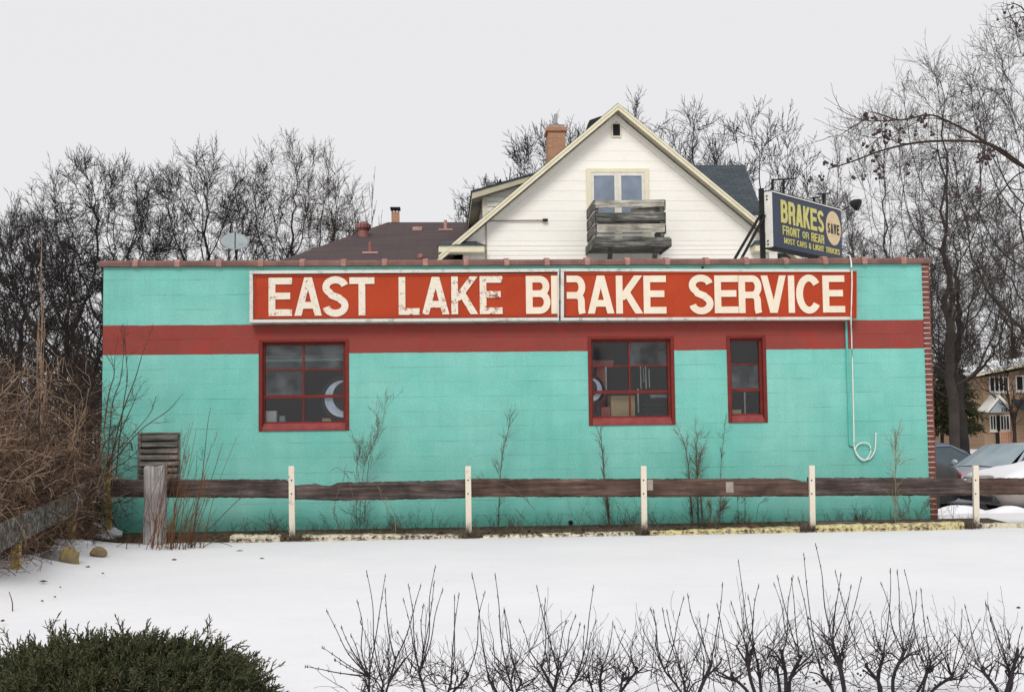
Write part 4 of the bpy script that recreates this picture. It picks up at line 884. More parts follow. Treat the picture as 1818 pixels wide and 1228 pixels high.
MB().box((L0 - .03, BY0 - .008, zb + .04), (R0 + .1, BY1, zb + .1)).build('deck', MT['greywood'], bal)
for px in (1085, 1165):
    a = P(px, 441, BY0 + .25); b = P(px - 1, 470, HY - .1); MB().obox(Vector((a.x - .05, a.y, zb + .04)), Vector((.1, 0, 0)), Vector((0, .12, 0)), Vector((0, HY - .14 - a.y, -1.25))).build('strut', MT['greywood'], bal)
# conduit on gable
YG = HY - .05; MB().tube([P(863, 470, YG), P(863, 398, YG), P(865, 394, YG), P(869, 392, YG), P(968, 391, YG)], [.016] * 5, 6).build('conduit', MT['conc'], house)
a = P(968, 391, YG); MB().box((a.x - .06, YG - .05, a.z - .03), (a.x + .06, YG + .02, a.z + .03)).build('conduit_end', MT['black'], house)
# chimney
CY = 16.0; a = P(974, 300, CY); b = P(1004, 234, CY)
ch = MB().box((a.x, CY, a.z - 1), (b.x, CY + .7, b.z)).build('chimney', MT['chim'], house)
z1 = P(990, 225, CY).z; MB().box((a.x - .05, CY - .05, b.z), (b.x + .05, CY + .75, z1)).build('chimney_cap', MT['chim'], ch, bevel=.03)
z2 = P(990, 221, CY).z; MB().box((a.x + .02, CY, z1), (b.x - .02, CY + .7, z2)).build('crown', MT['conc'], ch)
q = P(986.5, 203, CY + .3); MB().tube([(q.x, CY + .3, z2), (q.x, CY + .3, P(985, 215.5, CY).z)], .085, 12).build('flue_collar', MT['redvent'], ch)
MB().tube([(q.x, CY + .3, z2 + .03), (q.x, CY + .3, q.z)], .05, 12).build('flue', MT['dish'], ch)
# roof vent near the ridge
q = P(1053, 216, 15.0); MB().hexa([(q.x - .2, 14.7, q.z - .25), (q.x + .25, 14.7, q.z - .1), (q.x + .25, 15.2, q.z - .1), (q.x - .2, 15.2, q.z - .25), (q.x - .13, 14.75, q.z - .02), (q.x + .2, 14.75, q.z + .1), (q.x + .2, 15.1, q.z + .1), (q.x - .13, 15.1, q.z - .02)]).build('roof_vent', MT['black'], house, bevel=.03)
# left dormer
DY0, DY1 = 14.0, 19.0; a = P(857, 345, DY0); zt0 = P(855, 340, DY0).z; b = P(925, 322, DY0)
mb = MB(); n = 12; zb0 = rz_(a.x) - .2
mb.prism([(a.x, DY0, zb0), (a.x, DY0, zt0), (b.x, DY0, b.z), (b.x, DY0, rz_(b.x) - .2)], (0, DY1 - DY0, 0)); dm = mb.build('dormer', MT['siding'], house)
rl = P(838, 342, DY0 - .3); rr = P(930, 315, DY0 - .3)
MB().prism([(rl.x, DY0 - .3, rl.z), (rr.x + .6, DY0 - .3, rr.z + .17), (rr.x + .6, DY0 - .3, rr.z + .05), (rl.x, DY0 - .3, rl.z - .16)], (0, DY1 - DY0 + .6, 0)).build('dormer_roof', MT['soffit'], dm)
MB().prism([(rl.x - .03, DY0 - .33, rl.z + .002), (rr.x + .6, DY0 - .33, rr.z + .172), (rr.x + .6, DY0 - .33, rr.z + .21), (rl.x - .03, DY0 - .33, rl.z + .045)], (0, DY1 - DY0 + .6, 0)).build('dormer_shingles', MT['darkroof'], dm)
m = MB()
for k in range(6):
    z = zt0 - .14 - k * .13; hx_ = a.x + .12; m.box((hx_, DY0 - .016, z), (hx_ + 2, DY0 - .001, z + .012)) if z > rz_(hx_) else None
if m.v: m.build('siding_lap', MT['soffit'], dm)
m = MB(); m.box((a.x - .02, DY0 + .3, zt0 - 1.0), (a.x - .001, DY0 + 1.2, zt0 - .1)); m.build('side_window', MT['winblue'], dm)
m = MB(); m.box((a.x - .012, DY0 - .02, zb0), (a.x + .1, DY0 - .001, zt0 - .01)); m.build('corner_board', MT['cream'], dm)
# right dormer with its own ridge
RY = 17.0; r0 = P(1235, 293, RY); r1 = P(1322, 293, RY); FY = 14.4; f1 = P(1354, 376, FY); sl_ = (r1.z - f1.z) / (RY - FY)
mb = MB(); th = .1; x0 = ax_ + .6; dz = .45
for s in (-1, 1):
    yy = RY + s * (RY - FY) * 1.0
    mb.hexa([(x0, RY, r0.z - th), (r1.x, RY, r1.z - th), (f1.x if s < 0 else r1.x, yy, f1.z - th), (x0, yy, f1.z - th), (x0, RY, r0.z), (r1.x, RY, r1.z), (f1.x if s < 0 else r1.x, yy, f1.z), (x0, yy, f1.z)])
rd = mb.build('cross_roof', MT['darkroof'], house)
MB().prism([(r1.x - .3, FY + .4, f1.z - .1), (r1.x - .3, RY, r1.z - .35), (r1.x - .3, 2 * RY - FY - .4, f1.z - .1), (r1.x - .3, 2 * RY - FY - .4, f1.z - 2.4), (r1.x - .3, FY + .4, f1.z - 2.4)], (-2.0, 0, 0)).build('dormer_wall', MT['siding'], rd)
# ------------------------------------------------------------------ brown-roofed neighbour
BYn = 13.5
bh = empty('brown_roof_house', (-1, 16, -.5), 'house with a dark brown hip roof behind the left part of the shop', 'house')
e0 = P(505, 462, BYn); r0 = P(688, 395, 19); r1 = P(840, 394, 19)
ez = P(600, 462, BYn).z; zr = (r0.z + r1.z) / 2; ew = r1.x + 3.5; xl = P(497, 462, BYn).x
mb = MB(); BK = 24.5
A_, B_, C_, D_ = (xl, BYn, ez), (ew, BYn, ez), (ew, BK, ez), (xl, BK, ez); r0p, r1p = (r0.x, 19, zr), (r1.x, 19, zr)
mb.quad(A_, B_, r1p, r0p); mb.quad(D_, A_, r0p); mb.quad(C_, D_, r0p, r1p); mb.quad(B_, C_, r1p); mb.quad(A_, D_, C_, B_)
mb.build('hip_roof', MT['brownroof'], bh)
bx('wall', (xl + .5, BYn + .5, -.6), (ew - .5, BK - .5, ez - .001), MT['tan'], bh)
def on_roof(px, py, y): return P(px, py, y)
# chimney, turbine, vents
q = P(702, 394, 19.1); s = 1 / 59.0
ch = MB().box((q.x - .115, 19, q.z - .4), (q.x + .115, 19.35, P(702, 376, 19).z)).build('chimney', MT['chim'], bh)
zt = P(702, 368, 19).z; zc = P(702, 376, 19).z
m = MB(); m.box((q.x - .15, 18.95, zt - .04), (q.x + .15, 19.4, zt)); [m.tube([(q.x + dx, 19 + dy, zc), (q.x + dx, 19 + dy, zt - .03)], .014, 5) for dx in (-.1, 0, .1) for dy in (.02, .32)]; m.build('chimney_cap', MT['black'], ch)
q = P(645, 410, 16.8); m = MB(); m.tube([(q.x, q.y, q.z - .25), (q.x, q.y, q.z)], .15, 14).build('vent_neck', MT['redvent'], bh)
m = MB(); n = 14
for k in range(n):
    a1 = 2 * math.pi * k / n; a2 = a1 + .30
    for (ra, za), (rb, zb2) in (((.15, .0), (.22, .08)), ((.22, .08), (.21, .17)), ((.21, .17), (.10, .24))):
        m.quad((q.x + ra * math.cos(a1), q.y + ra * math.sin(a1), q.z + za), (q.x + ra * .93 * math.cos(a2), q.y + ra * .93 * math.sin(a2), q.z + za), (q.x + rb * .93 * math.cos(a2), q.y + rb * .93 * math.sin(a2), q.z + zb2), (q.x + rb * math.cos(a1), q.y + rb * math.sin(a1), q.z + zb2))
m.ball((q.x, q.y, q.z + .11), .17, 12, 6); m.build('turbine_vent', MT['redvent'], bh)
def rp(px, y_):  # point on front roof slope at depth y_
    t_ = (y_ - BYn) / (19 - BYn); return ez + (zr - ez) * t_
def roofpt(px, py):
    n_ = Vector((0, -(zr - ez), (19 - BYn))).normalized(); return PP(px, py, Vector((0, BYn, ez)), n_)
q = roofpt(741, 409); MB().box((q.x - .14, q.y - .1, q.z - .03), (q.x + .14, q.y + .15, q.z + .09)).build('box_vent', MT['pinkvent'], bh, bevel=.02)
for px, py, h in ((657.5, 449, .29), (791, 408, .28)):
    q = roofpt(px, py); MB().tube([(q.x, q.y, q.z - .05), (q.x, q.y, q.z + h)], .05, 10).build('vent_pipe', MT['pinkvent'] if px > 700 else MT['redvent'], bh)
    MB().box((q.x - .2, q.y - .12, q.z - .03), (q.x + .2, q.y + .1, q.z + .02)).build('flashing', MT['pinkvent'], bh)
q = roofpt(747, 459); MB().ball((q.x, q.y, q.z + .03), .1, 10, 6).build('vent_cap', MT['redvent'], bh)
# satellite dish on the shop roof
c = P(417, 431, 1.2); sd = empty('satellite_dish', (c.x, 1.2, 3.3), 'grey oval satellite dish on the left part of the shop roof', 'satellite dish')
ax = Vector((.15, -.78, .60)).normalized(); u = ax.cross(Vector((0, 0, 1))).normalized(); v = u.cross(ax)
m = MB(); nr = 5; n = 24
for j in range(nr + 1):
    rr = j / nr
    for k in range(n):
        t_ = 2 * math.pi * k / n; p = c + u * (.195 * rr * math.cos(t_)) + v * (.17 * rr * math.sin(t_)) + ax * (.04 * rr * rr); m.v.append(tuple(p))
for j in range(nr):
    for k in range(n): m.f.append((j * n + k, j * n + (k + 1) % n, (j + 1) * n + (k + 1) % n, (j + 1) * n + k)); m.mi.append(0)
o = m.build('reflector', MT['dish'], sd, smooth=True); sm = o.modifiers.new('s', 'SOLIDIFY'); sm.thickness = .012
MB().tube([c - ax * .02, c - ax * .08 + Vector((.02, 0, -.1)), Vector((c.x + .05, 1.25, 3.3))], .018, 6).build('mast', MT['black'], sd)
l0 = c + ax * .26 + v * -.02; MB().tube([c - v * .15 + ax * .03, l0], .008, 5).build('feed_arm', MT['black'], sd)
MB().box(l0 - Vector((.03, .03, .02)), l0 + Vector((.03, .03, .02))).build('receiver', MT['dish'], sd, bevel=.006)
#@@PART2
# ------------------------------------------------------------------ bare trees
SPREAD = 'spread'; TALL = 'tall'
def colonise(seed, H, Wx, Wy, kind, lean):
    """limbs that grow towards points scattered through the crown; returns node positions and parents"""
    rg = np.random.default_rng(seed); NA = 2100 if kind == 'spread' else 1300
    zc, rz_a, rz_b = (.54 * H, .46 * H, .26 * H) if kind == 'spread' else (.50 * H, .50 * H, .34 * H)
    dr = norm(rg.normal(0, 1, (NA, 3))); rad = rg.random(NA) ** .34
    pts = dr * rad[:, None] * np.array([Wx, Wy, 1]); pts[:, 2] *= np.where(pts[:, 2] > 0, rz_a, rz_b)
    az = np.arctan2(dr[:, 1], dr[:, 0]); lump = 1 + .06 * np.sin(az * 3 + seed) + .05 * np.sin(az * 7 + seed * 2 + dr[:, 2] * 5)
    pts *= lump[:, None]; pts[:, 0] += lean * H * .5; pts[:, 2] += zc
    D = H / 46; nodes = [np.array([0., 0, 0])]; par = [-1]; th = .20 * H if kind == 'spread' else .16 * H; n = int(th / D); d = norm(np.array([lean * .6 + rg.normal(0, .05), rg.normal(0, .05), 1.]))
    for i in range(n): d = norm(d + rg.normal(0, .05, 3)); nodes.append(nodes[-1] + d * D); par.append(len(nodes) - 2)
    X = np.array(nodes); near = np.zeros(NA, int); nd = np.full(NA, 1e9); alive = np.ones(NA, bool)
    def upd(i0):
        nonlocal near, nd
        Q = X[i0:]; dist = np.linalg.norm(pts[:, None] - Q[None], axis=2); j = dist.argmin(1); m = dist[np.arange(NA), j]; k = m < nd; nd[k] = m[k]; near[k] = j[k] + i0
    upd(0); up = .10 if kind == 'spread' else .30
    for it in range(90):
        alive &= nd > 1.7 * D
        idx = np.where(alive)[0]
        if len(idx) < 15 or len(X) > 7000: break
        v = norm(pts[idx] - X[near[idx]]); S = np.zeros_like(X); np.add.at(S, near[idx], v); has = np.unique(near[idx])
        dirs = norm(S[has]) + rg.normal(0, .07, (len(has), 3)) + np.array([0, 0, up * .5]); new = X[has] + norm(dirs) * D
        # a node that keeps splitting the same way is dropped
        i0 = len(X); X = np.concatenate([X, new]); par += list(has); upd(i0)
        rep = nd > 1e8
        if it > 20: alive[idx[rg.random(len(idx)) < .01]] = False
    return X, np.array(par), D
SAP = [dict(seg=8, kids=9, ang=32, lr=.42, wob=.05, up=.04, t0=.2, tip=.25, rr=.5, taper=.5),
       dict(seg=6, kids=6, ang=35, lr=.45, wob=.12, up=.06, t0=.2, tip=.4, rr=.55),
       dict(seg=4, kids=4, ang=35, lr=.5, wob=.15, up=.06, t0=.2, tip=.5, rr=.6),
       dict(seg=2, kids=0, ang=0, lr=0, wob=.12, up=.05, t0=0, tip=.6)]
def bare_tree(name, px, Y, top, hw, seed, kind, mat, label, lean=0, r0=None, rmin=.006, group='bare trees behind the buildings', catn='tree', trunkfrac=.26, tw=1.0):
    b = P(px, 760, Y); z0 = gz(b.x, Y); H = P(px, top, Y).z - z0; s = 2100 / (Y + 16.28); Wd = hw / s; q0 = np.array([b.x, Y, z0])
    root = empty(name, (b.x, Y, z0), label, catn, group)
    if not isinstance(kind, str):
        lv = grow(seed, kind, (0, 0, 0), (lean, 0, 1), H * trunkfrac, r0 or H * .015); al = cat(lv); zm = al[1][:, 2].max(); wm = np.quantile(np.abs(al[1][:, 0]), .99)
        for nm, l, n_ in (('trunk', lv[:1], 6), ('crown', lv[1:], 3)):
            A, B, ra, rb = cat(l); A = A * [Wd / wm, Wd / wm, H / zm] + q0; B = B * [Wd / wm, Wd / wm, H / zm] + q0
            seg_mesh(nm, A, B, np.maximum(ra, rmin), np.maximum(rb, rmin * .8), n=n_, mat=mat, parent=root)
        return root
    X, par, D = colonise(seed, H * .97, Wd * .94, Wd * .75, kind, lean); n = len(X); rg = np.random.default_rng(seed + 1)
    for _ in range(7):  # ease the kinks out
        Y_ = X.copy(); cnt = np.ones(n); np.add.at(Y_, np.arange(1, n), X[par[1:]]); cnt[1:] += 1; np.add.at(Y_, par[1:], X[1:]); np.add.at(cnt, par[1:], 1); X = Y_ / cnt[:, None]; X[0] = 0
    ex = 2.05; acc = np.zeros(n); kids = np.bincount(par[1:], minlength=n); acc[kids == 0] = .008 ** ex
    for i in range(n - 1, 0, -1):
        acc[par[i]] += acc[i]
    r = acc ** (1 / ex); sc_r = (r0 or H * (.018 if kind == 'spread' else .0115)) / r[0]; r = np.where(r > .016, r * (1 + (sc_r - 1) * np.clip((r - .016) / (r[0] * .5 - .016 + 1e-6), 0, 1)), r)
    i = np.arange(1, n); A, B, ra, rb = X[par[1:]], X[1:], r[par[1:]], r[1:]; ra = np.minimum(ra, rb * 1.5)
    big = ra > r[0] * .42
    seg_mesh('trunk', A[big] + q0, B[big] + q0, ra[big], rb[big], n=8, mat=mat, parent=root)
    # fine twigs from the thin ends
    out_ = np.hypot(X[:, 0] / Wd, np.maximum(0, X[:, 2] - .45 * H) / (.52 * H)) > .55
    thin = np.where((acc ** (1 / ex) < .035) & out_ & (np.arange(n) > 3))[0]; term = np.where(kids == 0)[0]
    src = np.concatenate([term, term, rg.choice(thin, int(len(thin) * (.95 if kind == 'spread' else .7)))]); dd = norm(X[src] - X[par[src]]) + rg.normal(0, .55, (len(src), 3)) + np.array([0, 0, .22])
    lv = grow(seed, [dict(seg=4, kids=4, ang=38, lr=.55, wob=.13, up=.05, t0=.2, tip=.5, rr=.75), dict(seg=3, kids=3, ang=36, lr=.55, wob=.13, up=.05, t0=.2, tip=.6, rr=.8), dict(seg=1, kids=0, ang=0, lr=0, wob=.1, up=.03, t0=0)], X[src], dd, rg.uniform(.035, .07, len(src)) * H * tw, np.full(len(src), rmin * 1.2))
    t_ = cat(lv); sm = ~big
    A = np.concatenate([A[sm], t_[0]]); B = np.concatenate([B[sm], t_[1]]); ra = np.concatenate([ra[sm], t_[2]]); rb = np.concatenate([rb[sm], t_[3]])
    seg_mesh('crown', A + q0, B + q0, np.maximum(ra, rmin), np.maximum(rb, rmin * .8), n=3, mat=mat, parent=root)
    return root
TREES = [
 ('bare_tree', 30, 27, 350, 130, 11, SPREAD, 'barkdark', 'low dark bare tree at the far left edge of the picture', 0),
 ('bare_tree', 200, 22, 262, 215, 12, SPREAD, 'barkdark', 'wide dark bare tree with arching limbs just left of the shop corner', -.1),
 ('bare_tree', 352, 25, 244, 175, 14, SPREAD, 'barkdark', 'dark forked bare tree just left of the satellite dish', .05),
 ('bare_tree', 505, 29, 232, 150, 15, SPREAD, 'barkbrown', 'taller thin-twigged bare tree left of the brown hip roof', .05),
 ('bare_tree', 590, 36, 290, 75, 16, SPREAD, 'barkbrown', 'faint bare tree behind the left slope of the brown roof', 0),
 ('bare_tree', 95, 9, 400, 210, 18, SPREAD, 'barkdark', 'leaning dark bare tree behind the brambles left of the shop', .05),
 ('bare_tree', 868, 32, 292, 85, 20, SPREAD, 'barkblue', 'low bare tree behind the left dormer of the cream house', 0),
 ('bare_tree', 985, 30, 196, 130, 21, SPREAD, 'barkblue', 'round bare tree behind the brick chimney of the cream house', 0),
 ('bare_tree', 1160, 30, 134, 105, 22, TALL, 'barkblue', 'tall bare tree rising just right of the gable peak', -.05),
 ('bare_tree', 1238, 31, 152, 100, 23, TALL, 'barkblue', 'bare tree with upright limbs above the right slope of the gable', 0),
 ('bare_tree', 1352, 27, 150, 135, 24, TALL, 'barkblue', 'wide bare tree behind the slate cross roof right of the gable', .03),
 ('bare_tree', 1470, 30, 300, 110, 25, SPREAD, 'barkgrey', 'low spreading bare tree directly behind the navy roof sign', 0),
 ('bare_tree', 1590, 19, 130, 130, 26, TALL, 'barkgrey', 'grey bare tree with many upright limbs behind the right end of the shop', -.05),
 ('bare_tree', 1690, 15, 50, 150, 27, TALL, 'barkgrey', 'tallest grey bare tree right of the shop corner', 0),
 ('bare_tree', 1890, 12, -20, 215, 28, SPREAD, 'barkgrey', 'large grey bare tree spreading in from the right edge above the parked cars', -.05),
 ('bare_tree', 1712, 30, 300, 130, 29, SPREAD, 'barkdark', 'dark bare tree farther back between the shop corner and the brick house', 0),
 ('bare_tree', 1800, 84, 420, 110, 30, SPREAD, 'barkdark', 'dark bare tree standing behind the tan brick house', 0),
 ('bare_tree', 1640, 44, 430, 110, 31, SPREAD, 'barkdark', 'farthest dark bare tree seen behind the right end of the coping', 0)]
for (nm, px, Y, top, hw, sd_, kd, mt, lab, ln) in TREES:
    bare_tree(nm, px, Y, top, hw, sd_, kd, MT[mt], lab, ln, rmin=.0045 if Y < 22 else (.0085 if mt == 'barkblue' else .006))
bare_tree('bare_tree', 672, 36, 300, 42, 17, SAP, MT['barkbrown'], 'small thin bare tree standing alone above the brown roof', 0, r0=.09, rmin=.008, trunkfrac=.9)
# ------------------------------------------------------------------ evergreens
def evergreen(px, Y, top, base_py, hw, seed, mat, label, catn, droop=-.12, name='pine_tree'):
    rg = np.random.default_rng(seed); b = P(px, 760, Y); z0 = gz(b.x, Y); H = P(px, top, Y).z - z0; s = 2100 / (Y + 16.28); Wd = hw / s
    root = empty(name, (b.x, Y, z0), label, catn)
    n = 150; t = rg.uniform(.12, .98, n) ** .8; az = rg.uniform(0, 2 * math.pi, n); Lb = Wd * (1.05 - t) ** .7 * rg.uniform(.6, 1.15, n)
    pos = np.stack([np.zeros(n), np.zeros(n), t * H], 1) + np.array([b.x, Y, z0]); d = np.stack([np.cos(az), np.sin(az), np.full(n, .15)], 1)
    lv = grow(seed, [dict(seg=6, kids=9, ang=50, lr=.36, wob=.06, up=droop * .3, t0=.2, tip=.3, rr=.5), dict(seg=4, kids=8, ang=45, lr=.45, wob=.1, up=droop, t0=.1, tip=.5, rr=.6), dict(seg=2, kids=6, ang=40, lr=.55, wob=.15, up=.05, t0=.1, tip=.7, rr=.9), dict(seg=1, kids=0, ang=0, lr=0, wob=.1, up=0, t0=0, tip=.5)], pos, d, Lb, np.full(n, .03))
    seg_mesh('branches', *cat(lv[:1]), n=4, mat=MT['barkdark'], parent=root)
    A, B, ra, rb = cat(lv[1:]); seg_mesh('foliage', A, B, np.maximum(ra, .016), np.maximum(rb, .012), n=3, mat=mat, parent=root)
    MB().tube([(b.x, Y, z0 - .2), (b.x, Y, z0 + H)], [H * .02, .02], 8).build('trunk', MT['barkdark'], root)
evergreen(888, 24, 319, 400, 125, 40, MT['pine'], 'dark green pine tree just left of the cream house dormer', 'tree')
evergreen(1708, 58, 650, 790, 46, 41, MT['spruce'], 'drooping olive spruce between the shop corner and the tan brick house', 'tree', name='spruce_tree')
evergreen(1672, 50, 620, 790, 34, 42, MT['spruce'], 'darker narrow spruce close to the right corner of the shop', 'tree', name='spruce_tree')
# distant wood on both sides
rg = np.random.default_rng(77); nb = 260; bxs = np.concatenate([rg.uniform(-75, -10, 140), rg.uniform(25, 75, 120)]); bys = rg.uniform(62, 100, nb)
bz = np.array([gz(x, y) for x, y in zip(bxs, bys)]); pos = np.stack([bxs, bys, bz], 1)
lv = grow(77, [dict(seg=5, kids=8, ang=25, lr=.5, wob=.05, up=.05, t0=.25, tip=.4, rr=.5), dict(seg=4, kids=6, ang=32, lr=.5, wob=.12, up=.07, t0=.15, tip=.4, rr=.5), dict(seg=3, kids=4, ang=30, lr=.5, wob=.12, up=.07, t0=.1, tip=.5, rr=.6), dict(seg=1, kids=0, ang=0, lr=0, wob=.1, up=0, t0=0)], pos, np.tile([[0, 0, 1.]], (nb, 1)), rg.uniform(5, 8, nb), rg.uniform(.08, .16, nb))
A, B, ra, rb = cat(lv)
tag(seg_mesh('distant_wood', A, B, np.maximum(ra, .02), np.maximum(rb, .018), n=3, mat=MT['barkbrown']), 'far-off line of bare brown trees along the horizon', 'wood', kind='stuff')
# ------------------------------------------------------------------ bramble thicket at the left fence
def canes(name, seed, n, mat, xr, yr, Lr, r, label, wob=.3, up=-.06, kids=(5, 4), h0=(0, .9), kind='stuff', lean=.8, rm=.0022, catn='brambles'):
    rg = np.random.default_rng(seed); x = rg.uniform(*xr, n); y = rg.uniform(*yr, n); z = rg.uniform(*h0, n)
    d = np.stack([rg.normal(0, lean, n), rg.normal(0, lean, n), np.ones(n)], 1)
    lv = grow(seed, [dict(seg=12, kids=kids[0], ang=60, lr=.38, wob=wob, up=up, t0=.15, tip=.35, rr=.6), dict(seg=6, kids=kids[1], ang=55, lr=.45, wob=wob * 1.1, up=up, t0=.2, tip=.5, rr=.7), dict(seg=3, kids=0, ang=0, lr=0, wob=.2, up=0, t0=0, tip=.6)], np.stack([x, y, z], 1), d, rg.uniform(*Lr, n), np.full(n, r))
    A, B, ra, rb = cat(lv)
    k = (A[:, 2] > -.1) & (B[:, 2] > -.1)
    lim = .52 + .10 * np.sin(A[:, 2] * 7 + A[:, 1] * 3); k &= (A[:, 0] < lim) & (B[:, 0] < lim + .05)
    # height profile falling towards the viewer
    top = 2.55 + .25 * np.sin(A[:, 0] * 3.1) + .15 * np.sin(A[:, 1] * 5) + .10 * np.minimum(0, A[:, 1] + 1) - .9 * np.clip(A[:, 0] + .1, 0, 1)
    k &= (A[:, 2] < top)
    return tag(seg_mesh(name, A[k], B[k], np.maximum(ra[k], rm), np.maximum(rb[k], rm), n=3, mat=mat), label, catn, kind=kind)
canes('brambles', 51, 1150, MT['bramble'], (-3.2, .30), (-5.5, .6), (1.0, 2.6), .0055, 'dense tangle of brown bramble canes over the left fence')
canes('dark_brambles', 52, 900, MT['bramble3'], (-4.6, -.1), (-3.5, 5.0), (1.2, 2.8), .009, 'darker stems inside the bramble tangle at the left')
canes('pale_brambles', 53, 260, MT['bramble2'], (-1.6, .36), (-5.5, -.6), (.9, 2.3), .0045, 'pale orange canes arching over the bramble tangle', wob=.26, kids=(4, 3), rm=.0032)
canes('low_brambles', 54, 620, MT['bramble'], (-1.4, .42), (-5.6, -.7), (.4, 1.0), .0045, 'low litter of brown stems along the foot of the left fence', kids=(4, 3))
mb = MB(); n1_, n2_ = 40, 30
for i in range(n1_):
    for j in range(n2_): x = -6 + 6.25 * i / (n1_ - 1); y = -6.2 + 12.0 * j / (n2_ - 1); mb.v.append((x + (.12 * math.sin(j * 1.7) if i == n1_ - 1 else 0), y, max(gz(x, y), -.1) + .22 - .3 * max(0, (x + .05)) / .3 + .03 * math.sin(i * 2.1 + j)))
for i in range(n1_ - 1):
    for j in range(n2_ - 1): k = i * n2_ + j; mb.f.append((k, k + n2_, k + n2_ + 1, k + 1)); mb.mi.append(0)
tag(mb.build('leafy_ground', MT['soil'], smooth=True), kind='structure')
# upright shoots above the thicket
rg = np.random.default_rng(60)
for i, (px, Y, top) in enumerate(((20, -.5, 520), (72, -1, 420), (105, .5, 540), (140, .8, 510), (50, .2, 500))):
    labs = ['thin brown sapling at the left edge above the brambles', 'tall rusty orange stem rising out of the brambles', 'thin sapling in the brambles right of the rusty stem', 'slender sapling nearest the shop corner above the brambles', 'slender sapling between the left edge and the rusty stem']
    bare_tree('sapling', px, Y, top, 44 if i != 1 else 10, 70 + i, SAP, MT['barkbrown' if i != 1 else 'bramble2'], labs[i], 0, r0=.014 if i != 1 else .016, rmin=.0028, trunkfrac=.95, group='saplings in the brambles', catn='sapling')
# ------------------------------------------------------------------ explicit shoots near the corner
def curve_segs(pts, r0, r1, k=6):
    s = smoothpts(pts, k); A, B, a, b = [], [], [], []
    n = len(s) - 1
    for i in range(n): A.append(tuple(s[i])); B.append(tuple(s[i + 1])); a.append(r0 + (r1 - r0) * i / n); b.append(r0 + (r1 - r0) * (i + 1) / n)
    return A, B, a, b
def plant(name, curves, mat, label, catn, r0=.006, r1=.002, Yj=0, twigs=0, seed=1, tl=.12, group=None, kind=None, extra=None, tb=.35):
    """curves: list of (Y, [(px,py),...])"""
    rg = random.Random(seed); A, B, a, b = [], [], [], []; src = []
    for Y, c in curves:
        pts = [P(x, y, Y + rg.uniform(-Yj, Yj) * (i / len(c))) for i, (x, y) in enumerate(c)]
        q = curve_segs(pts, r0 * rg.uniform(.8, 1.2), r1); A += q[0]; B += q[1]; a += q[2]; b += q[3]
    A, B, a, b = map(np.array, (A, B, a, b)); base = tuple(A[0])
    if twigs:
        r_ = np.random.default_rng(seed); idx = r_.choice(np.arange(int(len(A) * 0), len(A)), twigs); d0 = norm(B[idx] - A[idx]) + r_.normal(0, .5, (twigs, 3)) + np.array([0, 0, tb])
        lv = grow(seed, [dict(seg=4, kids=4, ang=32, lr=.55, wob=.12, up=.06, t0=.25, tip=.5, rr=.7), dict(seg=3, kids=3, ang=30, lr=.5, wob=.14, up=.05, t0=.2, tip=.6, rr=.7), dict(seg=2, kids=0, ang=0, lr=0, wob=.1, up=0, t0=0, tip=.6)], A[idx], d0, r_.uniform(.5, 1.2, twigs) * tl, np.full(twigs, r1 * .9))
        t_ = cat(lv); k = t_[1][:, 1] < -.005
        A = np.concatenate([A, t_[0][k]]); B = np.concatenate([B, t_[1][k]]); a = np.concatenate([a, t_[2][k]]); b = np.concatenate([b, t_[3][k]])
    o = seg_mesh(name, A, B, np.maximum(a, .0013), np.maximum(b, .0012), n=4, mat=mat, rootloc=base)
    return tag(o, label, catn, group, kind)
plant('shoots', [(-.9, [(190, 850), (215, 740), (240, 672), (252, 631), (264, 600)]), (-.9, [(188, 860), (199, 723), (213, 678), (219, 631), (220, 603)]), (-.8, [(205, 850), (219, 720), (226, 673), (223, 623), (221, 580)]),
 (-1.0, [(180, 850), (194, 817), (244, 761), (268, 731), (277, 703)]), (-1.0, [(200, 820), (249, 764), (299, 728), (325, 698)]), (-.7, [(185, 760), (193, 700), (203, 660), (190, 632), (186, 625)]), (-.8, [(170, 900), (205, 790), (235, 720), (243, 700)])], MT['canes'], 'dark curved shoots leaning right in front of the shop corner', 'shoots', .009, .003, .15, 26, 5, .22)
rg = random.Random(9); cs = []
for i in range(44):
    x0 = rg.gauss(300, 24); y0 = rg.uniform(972, 1000); dx = rg.gauss(28, 26); h = rg.choice((rg.uniform(60, 150), rg.uniform(120, 230)))
    cs.append((-1.55 - rg.random() * .35, [(x0, y0), (x0 + dx * .35, y0 - h * .5), (x0 + dx, y0 - h)]))
plant('cane_clump', cs, MT['orangecane'], 'clump of orange brown canes growing out of the snow before the grey post', 'canes', .0045, .0018, .15, 70, 6, .16)
cs = [(-1.5, [(335, 990), (357, 860), (368, 759), (374, 723)]), (-1.5, [(330, 985), (379, 839), (396, 784)]), (-1.6, [(315, 992), (370, 940), (420, 890), (446, 868)]), (-1.7, [(326, 1003), (350, 960), (400, 965), (430, 980), (394, 1010)][:4]),
      (-1.8, [(222, 1000), (226, 960), (230, 935)]), (-1.7, [(268, 990), (268, 950), (264, 900)]), (-1.8, [(310, 1003), (330, 930), (345, 880), (350, 800)]), (-1.75, [(335, 1003), (365, 968), (410, 950), (440, 930)]), (-1.75, [(370, 1003), (355, 965), (352, 930)]), (-1.8, [(186, 1005), (200, 975), (240, 955)])]
plant('cane_clump', cs, MT['canes'], 'taller dark bent canes right of the grey post, tips against the turquoise wall', 'canes', .006, .002, .1, 14, 7, .14)
tag(plant('twig', [(-3.2, [(252, 1042), (275, 1034), (292, 1020), (297, 1008)])], MT['canes'], 'curved dark twig sticking out of the snow left of centre', 'twig', .005, .003, 0, 0, 8))
